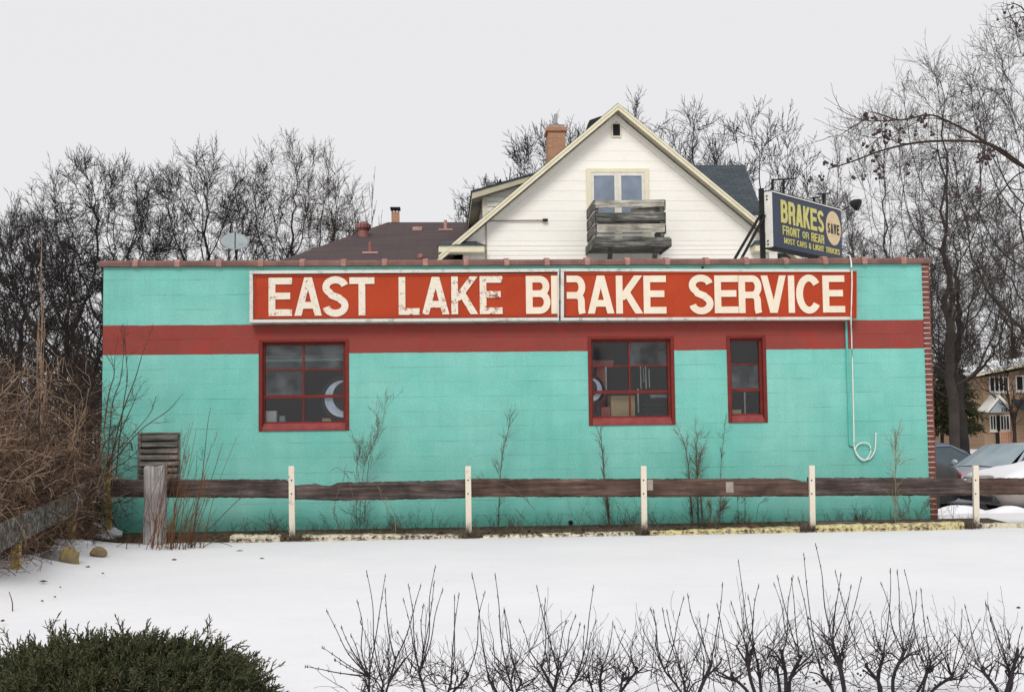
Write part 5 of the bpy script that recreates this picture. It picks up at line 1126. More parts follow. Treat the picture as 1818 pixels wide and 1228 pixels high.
tag(plant('twig', [(-6.4, [(22, 1095), (22, 1070), (16, 1050)]), (-6.4, [(-5, 1120), (20, 1108), (48, 1092)])], MT['canes'], 'pair of thin twigs in the snow at the far left above the juniper', 'twig', .005, .003, 0, 0, 9))
# ------------------------------------------------------------------ weeds along the wall
WG = 'dead weeds along the turquoise wall'
plant('weed', [(-.35, [(638, 945), (643, 850), (660, 790), (690, 715)]), (-.35, [(634, 945), (632, 850), (640, 790)]), (-.35, [(645, 945), (655, 820), (672, 770)])], MT['weed'], 'wispy grey weed leaning right between the first and second fence posts', 'weed', .004, .0013, .05, 75, 21, .22, WG)
plant('weed', [(-.3, [(884, 948), (888, 850), (893, 800), (902, 765), (905, 742)])], MT['weed'], 'thin knobbly stalk with a wispy top right of the second fence post', 'weed', .008, .003, .02, 26, 22, .2, WG)
plant('weed', [(-.3, [(1082, 948), (1078, 900), (1073, 850), (1069, 800), (1066, 757)]), (-.3, [(1083, 948), (1080, 895), (1073, 845), (1072, 790)])], MT['weed'], 'tall knobbly stalk below the middle shop window', 'weed', .012, .004, .03, 34, 23, .16, WG)
plant('weed', [(-.3, [(1228, 945), (1224, 850), (1218, 800), (1208, 770)]), (-.3, [(1240, 945), (1238, 850), (1236, 800), (1240, 768)]), (-.35, [(1248, 945), (1244, 880), (1238, 840), (1245, 800)]), (-.3, [(1233, 945), (1226, 880), (1222, 830)])], MT['weed'], 'bushiest double-stemmed weed right of the third fence post', 'weed', .010, .003, .06, 110, 24, .17, WG)
plant('weed', [(-.25, [(1278, 948), (1279, 850), (1283, 790), (1288, 745)])], MT['weed'], 'single slender stalk reaching the narrow right shop window', 'weed', .005, .002, .02, 22, 25, .14, WG)
plant('weed', [(-.95, [(1590, 935), (1590, 860), (1589, 810), (1590, 780)])], MT['weedpale'], 'pale stalk with a wispy crown near the coiled cable', 'weed', .006, .0025, .02, 30, 26, .20, WG)
plant('weed', [(-.45, [(1615, 935), (1614, 905), (1614, 878)]), (-.45, [(1605, 935), (1598, 905), (1592, 890)]), (-.45, [(1620, 935), (1635, 910), (1650, 895)])], MT['weedpale'], 'low pale bushy weed beside the right corner of the wall', 'weed', .004, .0015, .05, 45, 27, .12, WG)
plant('weed', [(-.4, [(1258, 948), (1262, 915), (1255, 885)]), (-.4, [(1265, 948), (1275, 915), (1285, 900)])], MT['weedpale'], 'pale leafy tuft at the foot of the bushiest weed', 'weed', .004, .002, .05, 70, 28, .12, WG)
plant('weed', [(-.4, [(1312, 945), (1310, 900), (1309, 885)]), (-.4, [(1322, 945), (1323, 890), (1322, 885)]), (-.4, [(1340, 945), (1346, 900), (1350, 892)])], MT['weed'], 'three thin dead stems behind the rail near the flat red brick', 'weed', .004, .002, .02, 16, 29, .10, WG)
plant('bent_stem', [(-.95, [(612, 945), (593, 915), (598, 880), (610, 850), (612, 835), (618, 850), (628, 890), (622, 925), (610, 945)]), (-.97, [(622, 850), (600, 830), (585, 838)])], MT['weed'], 'looped bent stem over the broken second plank', 'stem', .004, .002, .03, 6, 30, .1, WG)
plant('bent_stem', [(-1.0, [(950, 905), (915, 870), (870, 852), (855, 850)]), (-.5, [(915, 903), (935, 925), (953, 944)])], MT['weed'], 'arched stem crossing the third plank by the second post', 'stem', .0045, .0025, .03, 6, 31, .1, WG)
plant('bent_stem', [(-1.0, [(703, 945), (698, 905), (682, 892), (672, 862)])], MT['weedpale'], 'short bent straw stem against the second plank', 'stem', .004, .002, .03, 5, 32, .08, WG)
rg = np.random.default_rng(33)
def scrub(name, seed, n, xr, yr, L, r, mat, label, wob=.14, lean=.45):
    rg = np.random.default_rng(seed); x = rg.uniform(*xr, n); x = x + .25 * np.sin(x * 4.0); y = rg.uniform(*yr, n)
    lv = grow(seed, [dict(seg=4, kids=4, ang=40, lr=.55, wob=wob, up=.0, t0=.25, tip=.5, rr=.7), dict(seg=3, kids=3, ang=40, lr=.5, wob=wob, up=0, t0=.2, tip=.6, rr=.7), dict(seg=1, kids=0, ang=0, lr=0, wob=.1, up=0, t0=0)], np.stack([x, y, np.full(n, .03)], 1), np.stack([rg.normal(0, lean, n), rg.normal(0, lean * .5, n), np.ones(n)], 1), L * rg.lognormal(0, .5, n), np.full(n, r))
    A, B, ra, rb = cat(lv); k = B[:, 1] < -.01
    return tag(seg_mesh(name, A[k], B[k], np.maximum(ra[k], .0013), np.maximum(rb[k], .0012), n=3, mat=mat), label, 'scrub', kind='stuff')
scrub('wall_scrub', 34, 300, (.6, 11.3), (-.75, -.05), .12, .0028, MT['canes'], 'dark dead scrub along the foot of the wall')
scrub('dry_grass', 35, 260, (.6, 11.3), (-.95, -.3), .07, .0022, MT['weed'], 'dry grass litter behind the parking timbers', lean=.8)
tufts = [(505, 955), (830, 958), (845, 962), (1135, 952), (1150, 956), (1432, 936), (1425, 930)]
for i, (px, py) in enumerate(((531, 962), (830, 962), (1143, 955), (1432, 940), (1724, 936))):
    q = P(px, py, -1.05); n = 110; r_ = np.random.default_rng(90 + i); A = np.stack([q.x + r_.normal(0, .085, n), -1.0 + r_.normal(0, .05, n), np.full(n, .0)], 1)
    d_ = np.stack([r_.normal(0, .5, n), r_.normal(0, .4, n), np.ones(n)], 1); lv = grow(90 + i, [dict(seg=3, kids=2, ang=30, lr=.6, wob=.15, up=-.05, t0=.3, tip=.5, rr=.8), dict(seg=2, kids=0, ang=0, lr=0, wob=.1, up=0, t0=0)], A, d_, r_.uniform(.06, .16, n), np.full(n, .0028))
    tag(seg_mesh('grass_tuft', *cat(lv), n=3, mat=MT['weed'], rootloc=(q.x, -1.0, 0)), 'tuft of dry grass at the foot of the %s cream fence post' % ('first', 'second', 'third', 'fourth', 'last')[i], 'grass tuft', 'dry tufts at the fence posts')
# leaf litter on the soil
mb = MB(); rg = random.Random(12)
for i in range(1500):
    x = rg.uniform(.3, 11.6); y = -1.12 + abs(rg.gauss(0, .22)); z = .03 + .02 * rg.random() if y > -.95 else .012 + .015 * rg.random(); a = rg.uniform(0, 6.3); s = rg.uniform(.012, .035)
    if y > -.1: continue
    u = Vector((math.cos(a) * s, math.sin(a) * s, rg.uniform(-.4, .6) * s)); v = Vector((-math.sin(a) * s * .6, math.cos(a) * s * .6, rg.uniform(-.5, .5) * s)); c = Vector((x, y, z + .01)); mb.quad(c - u, c - v, c + u, c + v)
tag(mb.build('leaf_litter', MT['leaf']), 'scattered dead leaves along the edge of the snow', 'leaf litter', kind='stuff')
# ------------------------------------------------------------------ rocks, leaves and lumps on the snow
def rock(px, py, wpx, hpx, mat, label, seed, catn='rock', name='rock'):
    q = PZ(px, py, .03); s = 2100 / (q.y + 16.28); rg = random.Random(seed); mb = MB()
    random.seed(seed); mb.ball((q.x, q.y, .03 + hpx / s * .3), 1, 9, 6, (wpx / s / 2, wpx / s / 2.2, hpx / s * .62), .35)
    return tag(mb.build(name, mat, rootloc=(q.x, q.y, .03), bevel=.006), label, catn)
rock(122, 1000, 38, 30, MT['rock'], 'larger ochre rock beside the left fence', 1); rock(175, 985, 30, 15, MT['rock'], 'smaller flat ochre rock right of the larger one', 2)
rock(93, 1000, 46, 24, MT['greyrock'], 'grey rubble chunk behind the larger ochre rock', 3); rock(165, 950, 40, 24, MT['snowclean'], 'snow-dusted lump near the yellow corner post', 4, 'snow lump', 'snow_lump')
rock(145, 975, 40, 16, MT['snowclean'], 'crust of snow between the two ochre rocks', 5, 'snow lump', 'snow_lump'); rock(195, 955, 44, 20, MT['snowclean'], 'snow crust at the foot of the grey timber post', 6, 'snow lump', 'snow_lump')
LV = [(182, 1019, 7, 'dark clod on the snow below the smaller ochre rock'), (98, 1060, 7, 'right clod of the two dark clods on the left snow'), (75, 1067, 6, 'left clod of the two dark clods on the left snow'), (310, 993, 12, 'brown leaf lump at the foot of the canes'), (157, 1008, 12, 'dark scrap beside the larger ochre rock'), (107, 1043, 5, 'tiny speck of bark on the left snow'), (77, 1033, 16, 'brown leaf clump below the left fence'), (5, 1103, 14, 'brown leaf at the left edge above the juniper'), (792, 1036, 8, 'tiny leaf on the snow near the tallest left twigs'), (923, 1060, 8, 'small yellowish leaf on the open snow'), (944, 1057, 9, 'thin straw on the open snow beside the yellowish leaf'), (1808, 1077, 12, 'dark curled leaf on the snow at the right edge'), (426, 979, 18, 'pale straw bundle on the snow near the first timber'), (798, 1188, 10, 'yellow leaf in the snow beneath the left twigs'), (465, 993, 14, 'faint straw on the snow left of centre')]
for i, (px, py, wp, lab) in enumerate(LV):
    q = PZ(px, py, .0); q.z = gz(q.x, q.y) + (.03 if px < 200 else .004); s = 2100 / (q.y + 16.28); hw = wp / s / 2; mb = MB(); rg = random.Random(i)
    n = 8; ring = [(q.x + hw * math.cos(6.283 * k / n) * rg.uniform(.35, 1.2), q.y + hw * .7 * math.sin(6.283 * k / n) * rg.uniform(.4, 1.5), q.z - .006 + hw * rg.uniform(.0, .2)) for k in range(n)]
    mb.v = ring + [(q.x, q.y, q.z + hw * .25), (q.x, q.y, q.z - .012)]; mb.f = [(k, (k + 1) % n, n) for k in range(n)] + [((k + 1) % n, k, n + 1) for k in range(n)]; mb.mi = [0] * len(mb.f)
    tag(mb.build('snow_debris', MT['leaf'] if i != 12 else MT['weedpale'], rootloc=(q.x, q.y, q.z)), lab, 'leaf' if 'leaf' in lab else 'debris')
# ------------------------------------------------------------------ juniper in the left foreground
jx = P(195, 1200, -10.1).x; jroot = empty('juniper', (jx, -10.1, 0), 'dark green juniper mound in the bottom left corner', 'juniper bush')
rg = np.random.default_rng(5); n = 1700; u = rg.uniform(0, 2 * math.pi, n); ph = np.arccos(rg.uniform(.0, 1, n)); rx, ry, rz = .85, .68, .355
dirs = np.stack([np.sin(ph) * np.cos(u), np.sin(ph) * np.sin(u), np.cos(ph)], 1); sc = .80 + rg.uniform(-.12, .06, n) + .05 * np.sin(u * 5) 
pos = dirs * np.array([rx, ry, rz]) * sc[:, None] + np.array([jx, -10.1, .0]); d_ = dirs * np.array([1.1, 1, .8]) + rg.normal(0, .3, (n, 3)) + np.array([.15, 0, .35])
Lj = rg.uniform(.07, .15, n); Lj[rg.random(n) < .03] *= 1.6
lv = grow(5, [dict(seg=4, kids=8, ang=42, lr=.42, wob=.12, up=.05, t0=.05, tip=.4, rr=.8, taper=.4), dict(seg=3, kids=6, ang=42, lr=.5, wob=.12, up=.05, t0=.05, tip=.5, rr=.9), dict(seg=1, kids=0, ang=0, lr=0, wob=.1, up=0, t0=0, tip=.5)], pos, d_, Lj, np.full(n, .004))
a0 = cat(lv); h = rg.random(len(a0[0])) < .4
for nm, k, mt in (('dark_foliage', ~h, 'juniper'), ('pale_foliage', h, 'juniper2')): seg_mesh(nm, a0[0][k], a0[1][k], np.maximum(a0[2][k], .0026), np.maximum(a0[3][k], .0016), n=4, mat=MT[mt], parent=jroot)
mb = MB(); random.seed(2); mb.ball((jx, -10.1, -.02), 1, 36, 20, (rx * .80, ry * .80, rz * .80), .10); mb.build('dark_core', MT['juniper'], jroot)  # solid dark core added to block snow showing between the sprigs
# ------------------------------------------------------------------ row of pruned shrubs in the foreground
HEADS = [[(655, 1200), (702, 1172), (680, 1215)], [(745, 1195), (800, 1215), (830, 1200)], [(868, 1205), (900, 1190), (925, 1212)], [(962, 1185), (990, 1190), (1022, 1205)], [(1045, 1200), (1068, 1188), (1105, 1200), (1130, 1190)],
         [(1180, 1190), (1215, 1215), (1262, 1180)], [(1326, 1152), (1345, 1178), (1300, 1200)], [(1388, 1160), (1380, 1190), (1420, 1170)], [(1478, 1138), (1490, 1170), (1460, 1195)], [(1568, 1165), (1605, 1158), (1540, 1185)], [(1652, 1176), (1645, 1192), (1690, 1200)], [(1745, 1190), (1790, 1185), (1806, 1158)]]
BASE = [668, 775, 905, 990, 1080, 1235, 1350, 1400, 1492, 1578, 1630, 1775]
TIPS = [(651, 1014), (684, 1021), (684, 1045), (725, 1038), (747, 1038), (752, 1073), (716, 1063), (634, 1066), (580, 1083), (606, 1112), (640, 1102), (623, 1126), (594, 1170), (572, 1148), (542, 1182), (705, 1120), (773, 1005), (771, 1032), (786, 1045), (807, 1057), (815, 1053), (838, 1018), (861, 1050), (879, 1019), (895, 1080), (953, 1040), (922, 1100), (968, 1062), (1054, 1040), (1058, 1100), (1022, 1092), (1030, 1106), (870, 1150), (895, 1080), (1005, 1102), (1038, 1110), (1090, 1110), (1110, 1118), (1130, 1128), (1155, 1080), (1160, 1083), (1136, 1098), (1088, 1103), (1214, 1060), (1221, 1055), (1184, 1083), (1176, 1080), (1273, 1072), (1283, 1035), (1298, 1068), (1311, 995), (1328, 1057), (1347, 1038), (1242, 1098), (1258, 1090), (1374, 1035), (1380, 1022), (1405, 1026), (1408, 1022), (1417, 1025), (1427, 983), (1448, 966), (1483, 1013), (1493, 1018), (1511, 1039), (1529, 1025), (1564, 1034), (1581, 1010), (1593, 1012), (1606, 1012), (1627, 1050), (1635, 1045), (1647, 1094), (1640, 1130), (1678, 1098), (1708, 1082), (1713, 1074), (1750, 1070), (1754, 1074), (1740, 1098), (1758, 1098), (1696, 1125), (1815, 1112), (1435, 1095), (1520, 1085), (1545, 1085)]
names_ = ['leftmost bare shrub in the foreground row, right of the juniper', 'second bare shrub from the left in the foreground row, with the tall leaning twigs', 'third bare shrub from the left in the foreground row', 'fourth bare shrub from the left in the foreground row, below the second cream post', 'fifth bare shrub from the left in the foreground row, just left of the third post', 'sixth bare shrub from the left, low thicket of stems under the third cream post', 'seventh bare shrub from the left, its lone tall twig rising left of the others', 'eighth bare shrub from the left, with a cluster of thin upright twigs', 'bare shrub with the tallest twigs, below the fourth cream post', 'tenth bare shrub from the left with three parallel upright twigs', 'eleventh bare shrub from the left, low with dried berries', 'rightmost bare shrub at the bottom right corner']
allh = [(hx_, hy_, i) for i, hs in enumerate(HEADS) for hx_, hy_ in hs]
for i, hs in enumerate(HEADS):
    rg = random.Random(200 + i); r_ = np.random.default_rng(300 + i); Yb = -10.35 + .12 * math.sin(i * 2.1); A, B, a, b = [], [], [], []
    def add(q):
        A.extend(q[0]); B.extend(q[1]); a.extend(q[2]); b.extend(q[3])
    hp = {}; basep = P(BASE[i], 1262, Yb); basep.z = gz(basep.x, Yb)
    root = empty('bare_shrub', basep, names_[i], 'shrub', 'row of pruned bare shrubs in the foreground')
    for (hx_, hy_) in hs:
        yy = Yb + rg.uniform(-.12, .12); h_ = P(hx_, hy_, yy); hp[(hx_, hy_)] = h_
        mid = (basep + h_) / 2 + Vector((rg.uniform(-.03, .03), rg.uniform(-.03, .03), 0)); b0 = basep + Vector((rg.uniform(-.05, .05), rg.uniform(-.05, .05), -.05))
        big = rg.uniform(.9, 1.25) if hx_ > 1250 else rg.uniform(.65, .95)
        add(curve_segs([b0, mid, h_, h_ + Vector((rg.uniform(-.01, .01), 0, .02))], rg.uniform(.007, .011) * big, rg.uniform(.005, .007) * big, 4))
        for _ in range(3):
            q = h_ + Vector((rg.uniform(-.09, .09), rg.uniform(-.08, .08), rg.uniform(-.02, .06))); add(curve_segs([mid + (h_ - mid) * rg.uniform(.2, .9), (h_ + q) / 2 + Vector((rg.uniform(-.02, .02), 0, -.01)), q], .0045 * big, .003 * big, 3))
    stems = tuple(map(np.array, (A, B, a, b))); so_ = seg_mesh('stem', *stems, n=6, mat=MT['shrub'], parent=root)
    A, B, a, b = [], [], [], []
    for (tx, ty) in TIPS:
        bh_ = min(allh, key=lambda h: abs(h[0] - tx - (34 if (tx * 7 + ty) % 10 < 6 else -26)) * 1.2 + abs(h[1] - ty) * .15)
        if bh_[2] != i: continue
        h_ = hp[(bh_[0], bh_[1])]; t_ = P(tx, ty, h_.y + rg.uniform(-.15, .15)); dv = t_ - h_
        m1 = h_ + dv * .35 + Vector((dv.x * .10 + rg.uniform(-.012, .012), 0, 0)); m2 = h_ + dv * .7 + Vector((dv.x * .04 + rg.uniform(-.01, .01), 0, 0))
        q = curve_segs([h_, m1, m2, t_], .0034, .0013, 5); add(q)
        # buds
        for k in range(2, len(q[0]), 3):
            p = Vector(q[0][k]); A.append(tuple(p - Vector((0, 0, .006)))); B.append(tuple(p + Vector((rg.uniform(-.006, .006), 0, .010)))); a.append(.0028); b.append(.0008)
        A.append(tuple(t_ - Vector((0, 0, .008)))); B.append(tuple(t_ + Vector((0, 0, .008)))); a.append(.0028); b.append(.001)
    # small side twigs and fine upright shoots
    nsm = 36; hh = [hp[k] for k in hp]; st = np.array([tuple(hh[rg.randrange(len(hh))] + Vector((rg.gauss(0, .05), rg.gauss(0, .06), rg.gauss(-.02, .035)))) for _ in range(nsm)])
    dd = np.stack([r_.normal(0, .75, nsm), r_.normal(0, .45, nsm), r_.uniform(.2, 1.2, nsm)], 1)
    lv = grow(400 + i, [dict(seg=5, kids=3, ang=40, lr=.5, wob=.11, up=.10, t0=.2, tip=.5, rr=.7), dict(seg=4, kids=2, ang=35, lr=.5, wob=.12, up=.08, t0=.2, tip=.5, rr=.7), dict(seg=2, kids=0, ang=0, lr=0, wob=.1, up=0, t0=0)], st, dd, np.minimum(r_.lognormal(-2.05, .45, nsm), .26), np.full(nsm, .0022))
    nb_ = 20; fr_ = r_.uniform(.0, .9, (nb_, 1)); hq = np.array([tuple(hh[k % len(hh)]) for k in range(nb_)]); sb = np.array(tuple(basep)) * (1 - fr_) + hq * fr_ + r_.normal(0, .04, (nb_, 3)) * [1.8, 1, .5]
    lw = grow(500 + i, [dict(seg=6, kids=3, ang=45, lr=.5, wob=.2, up=.03, t0=.2, tip=.5, rr=.7), dict(seg=4, kids=0, ang=0, lr=0, wob=.15, up=.03, t0=0, tip=.5)], sb, np.stack([r_.normal(0, 1, nb_), r_.normal(0, .5, nb_), r_.uniform(.0, .9, nb_)], 1), r_.uniform(.08, .26, nb_), np.full(nb_, .0020))
    t_ = cat(lv + lw); A = np.concatenate([np.array(A).reshape(-1, 3), t_[0]]); B = np.concatenate([np.array(B).reshape(-1, 3), t_[1]]); a = np.concatenate([a, t_[2]]); b = np.concatenate([b, t_[3]])
    seg_mesh('twigs', A, B, np.maximum(a, .0009), np.maximum(b, .0008), n=4, mat=MT['shrub'], parent=root)
    bl = {8: [(1430, 1203), (1445, 1206), (1450, 1212), (1455, 1209), (1482, 1176)], 9: [(1523, 1195), (1528, 1198), (1533, 1190), (1540, 1176), (1525, 1225)], 10: [(1660, 1215), (1670, 1210), (1677, 1203), (1680, 1205)], 6: [(1322, 1213)], 11: [(1758, 1222), (1765, 1217), (1770, 1222)]}.get(i, [])
    if bl:
        m = MB(); [m.ball(P(x, y, Yb - .02), .0065, 7, 5) for x, y in bl]; m.build('berries', MT['berry'], root, smooth=True)
# ------------------------------------------------------------------ berry tree reaching in from the right
TY = -11.0
bt_ = empty('berry_tree', (P(2250, 1260, TY).x, TY, 0), 'near tree branches with clusters of dark red berries reaching in from the right', 'tree')
bx0 = P(2250, 700, TY).x
mm = MB(); mm.tube(smoothpts([(bx0, TY, -.1), (bx0 - .03, TY, .7), (bx0 + .02, TY, 1.5), (bx0 - .1, TY, 2.3), (bx0 - .2, TY + .1, 3.2)]), .07, 10); mm.build('trunk', MT['barkbrown'], bt_, smooth=True)
tk = lambda z: Vector((bx0 - .02, TY, z))
BR = [([tk(2.0), (1900, 360), (1818, 296), (1770, 262), (1730, 251), (1640, 252), (1570, 266), (1510, 288), (1470, 300)], .011, .0022, -11.0),
      ([tk(2.1), (1880, 330), (1800, 285), (1735, 243), (1690, 219), (1650, 204), (1600, 213), (1560, 202), (1545, 199)], .008, .0022, -11.1),
      ([(1640, 252), (1600, 255), (1580, 247), (1540, 243), (1500, 232)], .003, .0012, -11.0), ([(1600, 213), (1560, 215), (1535, 213), (1510, 205), (1486, 192)], .003, .0014, -11.1),
      ([(1535, 213), (1510, 228), (1490, 240), (1470, 243)], .0022, .0012, -11.1), ([(1690, 219), (1650, 210), (1600, 230), (1560, 245), (1545, 268)], .0025, .0012, -11.1),
      ([tk(1.7), (1900, 330), (1818, 305), (1760, 360), (1700, 395), (1650, 390), (1600, 372)], .005, .0015, -10.8), ([tk(1.6), (1900, 470), (1818, 430), (1750, 485), (1690, 520), (1640, 512)], .005, .0016, -10.9),
      ([tk(2.9), (1880, 60), (1830, 30), (1812, 12), (1795, 5)], .006, .002, -11.0), ([(1850, 40), (1815, 22), (1795, 28), (1783, 33)], .003, .0014, -11.0), ([(1850, 60), (1818, 30), (1805, 50), (1812, 95)], .003, .0015, -11.0),
      ([tk(1.8), (1900, 380), (1830, 340), (1790, 330), (1765, 265)], .005, .002, -10.9)]
A, B, a, b = [], [], [], []
for pts, r0, r1, Y in BR:
    pp = [q if isinstance(q, Vector) else P(q[0], q[1], Y) for q in pts]; q = curve_segs(pp, r0, r1, 7); A += q[0]; B += q[1]; a += q[2]; b += q[3]
A, B, a, b = map(np.array, (A, B, a, b)); r_ = np.random.default_rng(8); idx = r_.choice(len(A), 60)
lv = grow(8, [dict(seg=4, kids=2, ang=40, lr=.5, wob=.14, up=.03, t0=.3, tip=.5, rr=.7), dict(seg=3, kids=0, ang=0, lr=0, wob=.1, up=0, t0=0)], A[idx], norm(B[idx] - A[idx]) + r_.normal(0, .6, (60, 3)), r_.uniform(.03, .16, 60), np.full(60, .0016)); t_ = cat(lv)
seg_mesh('branches', np.concatenate([A, t_[0]]), np.concatenate([B, t_[1]]), np.concatenate([a, np.maximum(t_[2], .0009)]), np.concatenate([b, np.maximum(t_[3], .0008)]), n=5, mat=MT['barkbrown'], parent=bt_)
CL = [(1540, 206, 6, 7), (1552, 208, 6, 5), (1570, 215, 7, 6), (1562, 232, 6, 6), (1575, 240, 8, 8), (1553, 237, 4, 3), (1536, 256, 5, 4), (1548, 268, 3, 3), (1572, 252, 5, 4), (1598, 232, 5, 4), (1618, 206, 3, 3), (1635, 214, 5, 5), (1645, 205, 5, 4), (1640, 223, 5, 4), (1628, 236, 4, 3), (1655, 236, 5, 3), (1600, 248, 4, 3), (1465, 290, 4, 4), (1478, 293, 5, 4), (1507, 284, 4, 4), (1553, 282, 5, 4), (1562, 300, 8, 8), (1563, 314, 7, 6), (1512, 316, 4, 3), (1536, 315, 3, 3), (1677, 275, 5, 4), (1745, 277, 10, 14), (1756, 284, 8, 10), (1738, 283, 6, 6), (1612, 290, 4, 3), (1612, 307, 3, 3), (1733, 228, 3, 2), (1760, 268, 5, 4), (1735, 333, 4, 3), (1739, 340, 4, 3), (1700, 345, 4, 3), (1805, 48, 5, 4), (1797, 13, 2, 2), (1770, 36, 2, 1), (1810, 55, 2, 1), (1785, 22, 2, 2), (1720, 392, 3, 2), (1457, 317, 5, 5), (1440, 317, 5, 4), (1682, 415, 3, 2), (1699, 447, 4, 3)]
rg = random.Random(14)
for (px, py, sp, n) in CL:
    m = MB(); c = P(px, py, -11.0)
    for k in range(n): m.ball(c + Vector((rg.uniform(-sp, sp), rg.uniform(-sp, sp), rg.uniform(-sp, sp))) / 400.0, rg.uniform(.0055, .0085), 7, 5)
    m.tube([c, c + Vector((rg.uniform(-.01, .01), 0, .03))], .0012, 4); m.build('berry_cluster', MT['berry'], bt_, smooth=True)
# ------------------------------------------------------------------ parked cars
def make_car(name, root_xy, z0, heading, paint, label, glass='carglass'):
    """sedan: local +x is forward; built around origin then turned"""
    root = empty(name, (0, 0, 0), label, 'car', 'cars parked beside the shop')
    # stations: x, half width, z sill, z belt
    S = [(2.28, .55, .38, .58), (2.2, .74, .26, .66), (1.9, .84, .2, .74), (1.3, .88, .2, .84), (.75, .89, .2, .92), (0, .90, .2, .93), (-.9, .90, .2, .95), (-1.5, .88, .2, .97), (-2.0, .84, .22, .95), (-2.22, .74, .3, .88), (-2.28, .6, .42, .74)]
    def ringp(x, w_, zl, zb):
        return [(x, -w_ * .9, zl), (x, -w_, zl + .12), (x, -w_ * 1.01, (zl + zb) / 2), (x, -w_ * .97, zb - .1), (x, -w_ * .86, zb), (x, -w_ * .4, zb + .035), (x, 0, zb + .045), (x, w_ * .4, zb + .035), (x, w_ * .86, zb), (x, w_ * .97, zb - .1), (x, w_ * 1.01, (zl + zb) / 2), (x, w_, zl + .12), (x, w_ * .9, zl)]
    def loft(st):
        mb = MB(); 
        for s in st: mb.v += ringp(*s)
        n = 13
        for j in range(len(st) - 1):
            for k in range(n - 1): mb.f.append((j * n + k, j * n + k + 1, (j + 1) * n + k + 1, (j + 1) * n + k)); mb.mi.append(0)
            mb.f.append((j * n + n - 1, j * n, (j + 1) * n, (j + 1) * n + n - 1)); mb.mi.append(0)
        mb.f.append(tuple(range(n))); mb.f.append(tuple((len(st) - 1) * n + k for k in range(n))[::-1]); mb.mi += [0, 0]; return mb
    o = loft(S).build('body', MT[paint], root, smooth=True); sm_ = o.modifiers.new('s', 'SUBSURF'); sm_.levels = 2; sm_.render_levels = 2
    # greenhouse
    def gh(mb, e=0.0):
        st = [(.98, .74, .90), (.28, .60 + e, 1.33 + e), (-.75, .60 + e, 1.36 + e), (-1.62, .72, .96)]
        return [[(x, -w_, z), (x, -w_ * .6, z + .03), (x, 0, z + .045), (x, w_ * .6, z + .03), (x, w_, z)] for x, w_, z in st]
    g = gh(None); m = MB()
    def strip(m, A_, B_):
        for k in range(4): m.quad(A_[k], A_[k + 1], B_[k + 1], B_[k])
    strip(m, g[1], g[2]); 
    top = m.build('roof', MT[paint], root, smooth=True); sd2 = top.modifiers.new('t', 'SOLIDIFY'); sd2.thickness = .03
    m = MB(); strip(m, g[0], g[1]); m.build('windscreen', MT['shield'], root, smooth=True)
    m = MB(); strip(m, g[2], g[3]); m.build('rear_window', MT[glass], root, smooth=True)
    for s in (-1, 1):
        m = MB(); P0 = [(.80, s * .78, .91), (.26, s * .60, 1.31), (-.72, s * .60, 1.34), (-1.45, s * .76, .95)]; m.quad(*P0); m.build('side_window', MT[glass], root)
        for (p, q) in ((P0[0], P0[1]), (P0[1], P0[2]), (P0[2], P0[3]), ((-.28, s * .795, .93), (-.25, s * .60, 1.33))):
            MB().tube([p, q], .028, 6).build('pillar', MT[paint], root)
        m = MB(); m.ball((.72, s * .98, .98), .09, 10, 6, (.6, 1, .7)); m.build('mirror', MT[paint], root, smooth=True)
        m = MB(); m.ball((2.14, s * .60, .60), .11, 10, 6, (.8, 1.4, .6)); m.build('headlight', MT['lens'], root, smooth=True)
        m = MB(); m.ball((-2.2, s * .66, .76), .07, 10, 6, (.5, 1.4, .7)); m.build('tail_light', MT['tail'], root, smooth=True)
        for x in (1.42, -1.38):
            wq = empty('wheel', (0, 0, 0)); wq.parent = root
            MB().tube([(x, s * .70, .31), (x, s * .72, .31), (x, s * .90, .31), (x, s * .92, .31)], [.28, .31, .31, .27], 24).build('tyre', MT['tyre'], wq)
            MB().tube([(x, s * .91, .31), (x, s * .93, .31)], [.2, .17], 18).build('rim', MT['rim'], wq)
            MB().tube([(x, s * .70, .33), (x, s * .905, .33)], .36, 24).build('arch', MT['cardark'], wq)
    m = MB(); m.box((2.12, -.62, .3), (2.3, .62, .42)); m.build('bumper', MT['cardark'], root, bevel=.03)
    root.location = (root_xy[0], root_xy[1], z0); root.rotation_euler = (0, 0, heading); return root
q = P(1803, 790, 7.6); make_car('parked_car', (q.x, 7.6), gz(q.x, 7.6) + .02, R(180 + 18), 'carsilver', 'silver blue sedan nose to the shop, its windscreen facing the viewer')
q = P(1612, 792, 10.2); make_car('parked_car', (q.x, 10.2), gz(q.x, 10) - .03, R(180), 'carblue', 'dull blue car mostly hidden behind the shop corner')
q = P(1736, 840, 3.6); c1_ = make_car('parked_car', (q.x + 2.33, 3.9), gz(q.x, 3.6) - .10, R(182), 'carbeige', 'muddy beige car with snow on its bonnet at the right edge')
q = P(1697, 840, 4.6); make_car('parked_car', (q.x - 2.3, 4.9), gz(q.x, 4.6), R(180), 'cardark', 'black car showing only its red tail light past the brick corner')
q = c1_.location; mb = MB(); n = 26; mr = 14; random.seed(4)
for i in range(n + 1):
    for j in range(mr + 1):
        u = i / n; v = j / mr; x = q.x - 2.12 + 2.6 * u; y = q.y - .80 + 1.6 * v; e = min(1, 5 * min(u + .02, 1 - u, v + .0, 1 - v)); e = max(0, e) ** .5
        mb.v.append((x, y, q.z + .68 + .27 * min(1, u * 1.5) + .03 + .10 * e + .015 * math.sin(x * 6 + y * 4) * e - (1 - e) * .06))
for i in range(n):
    for j in range(mr): k = i * (mr + 1) + j; mb.f.append((k, k + mr + 1, k + mr + 2, k + 1)); mb.mi.append(0)
for i in range(n + 1):
    pass
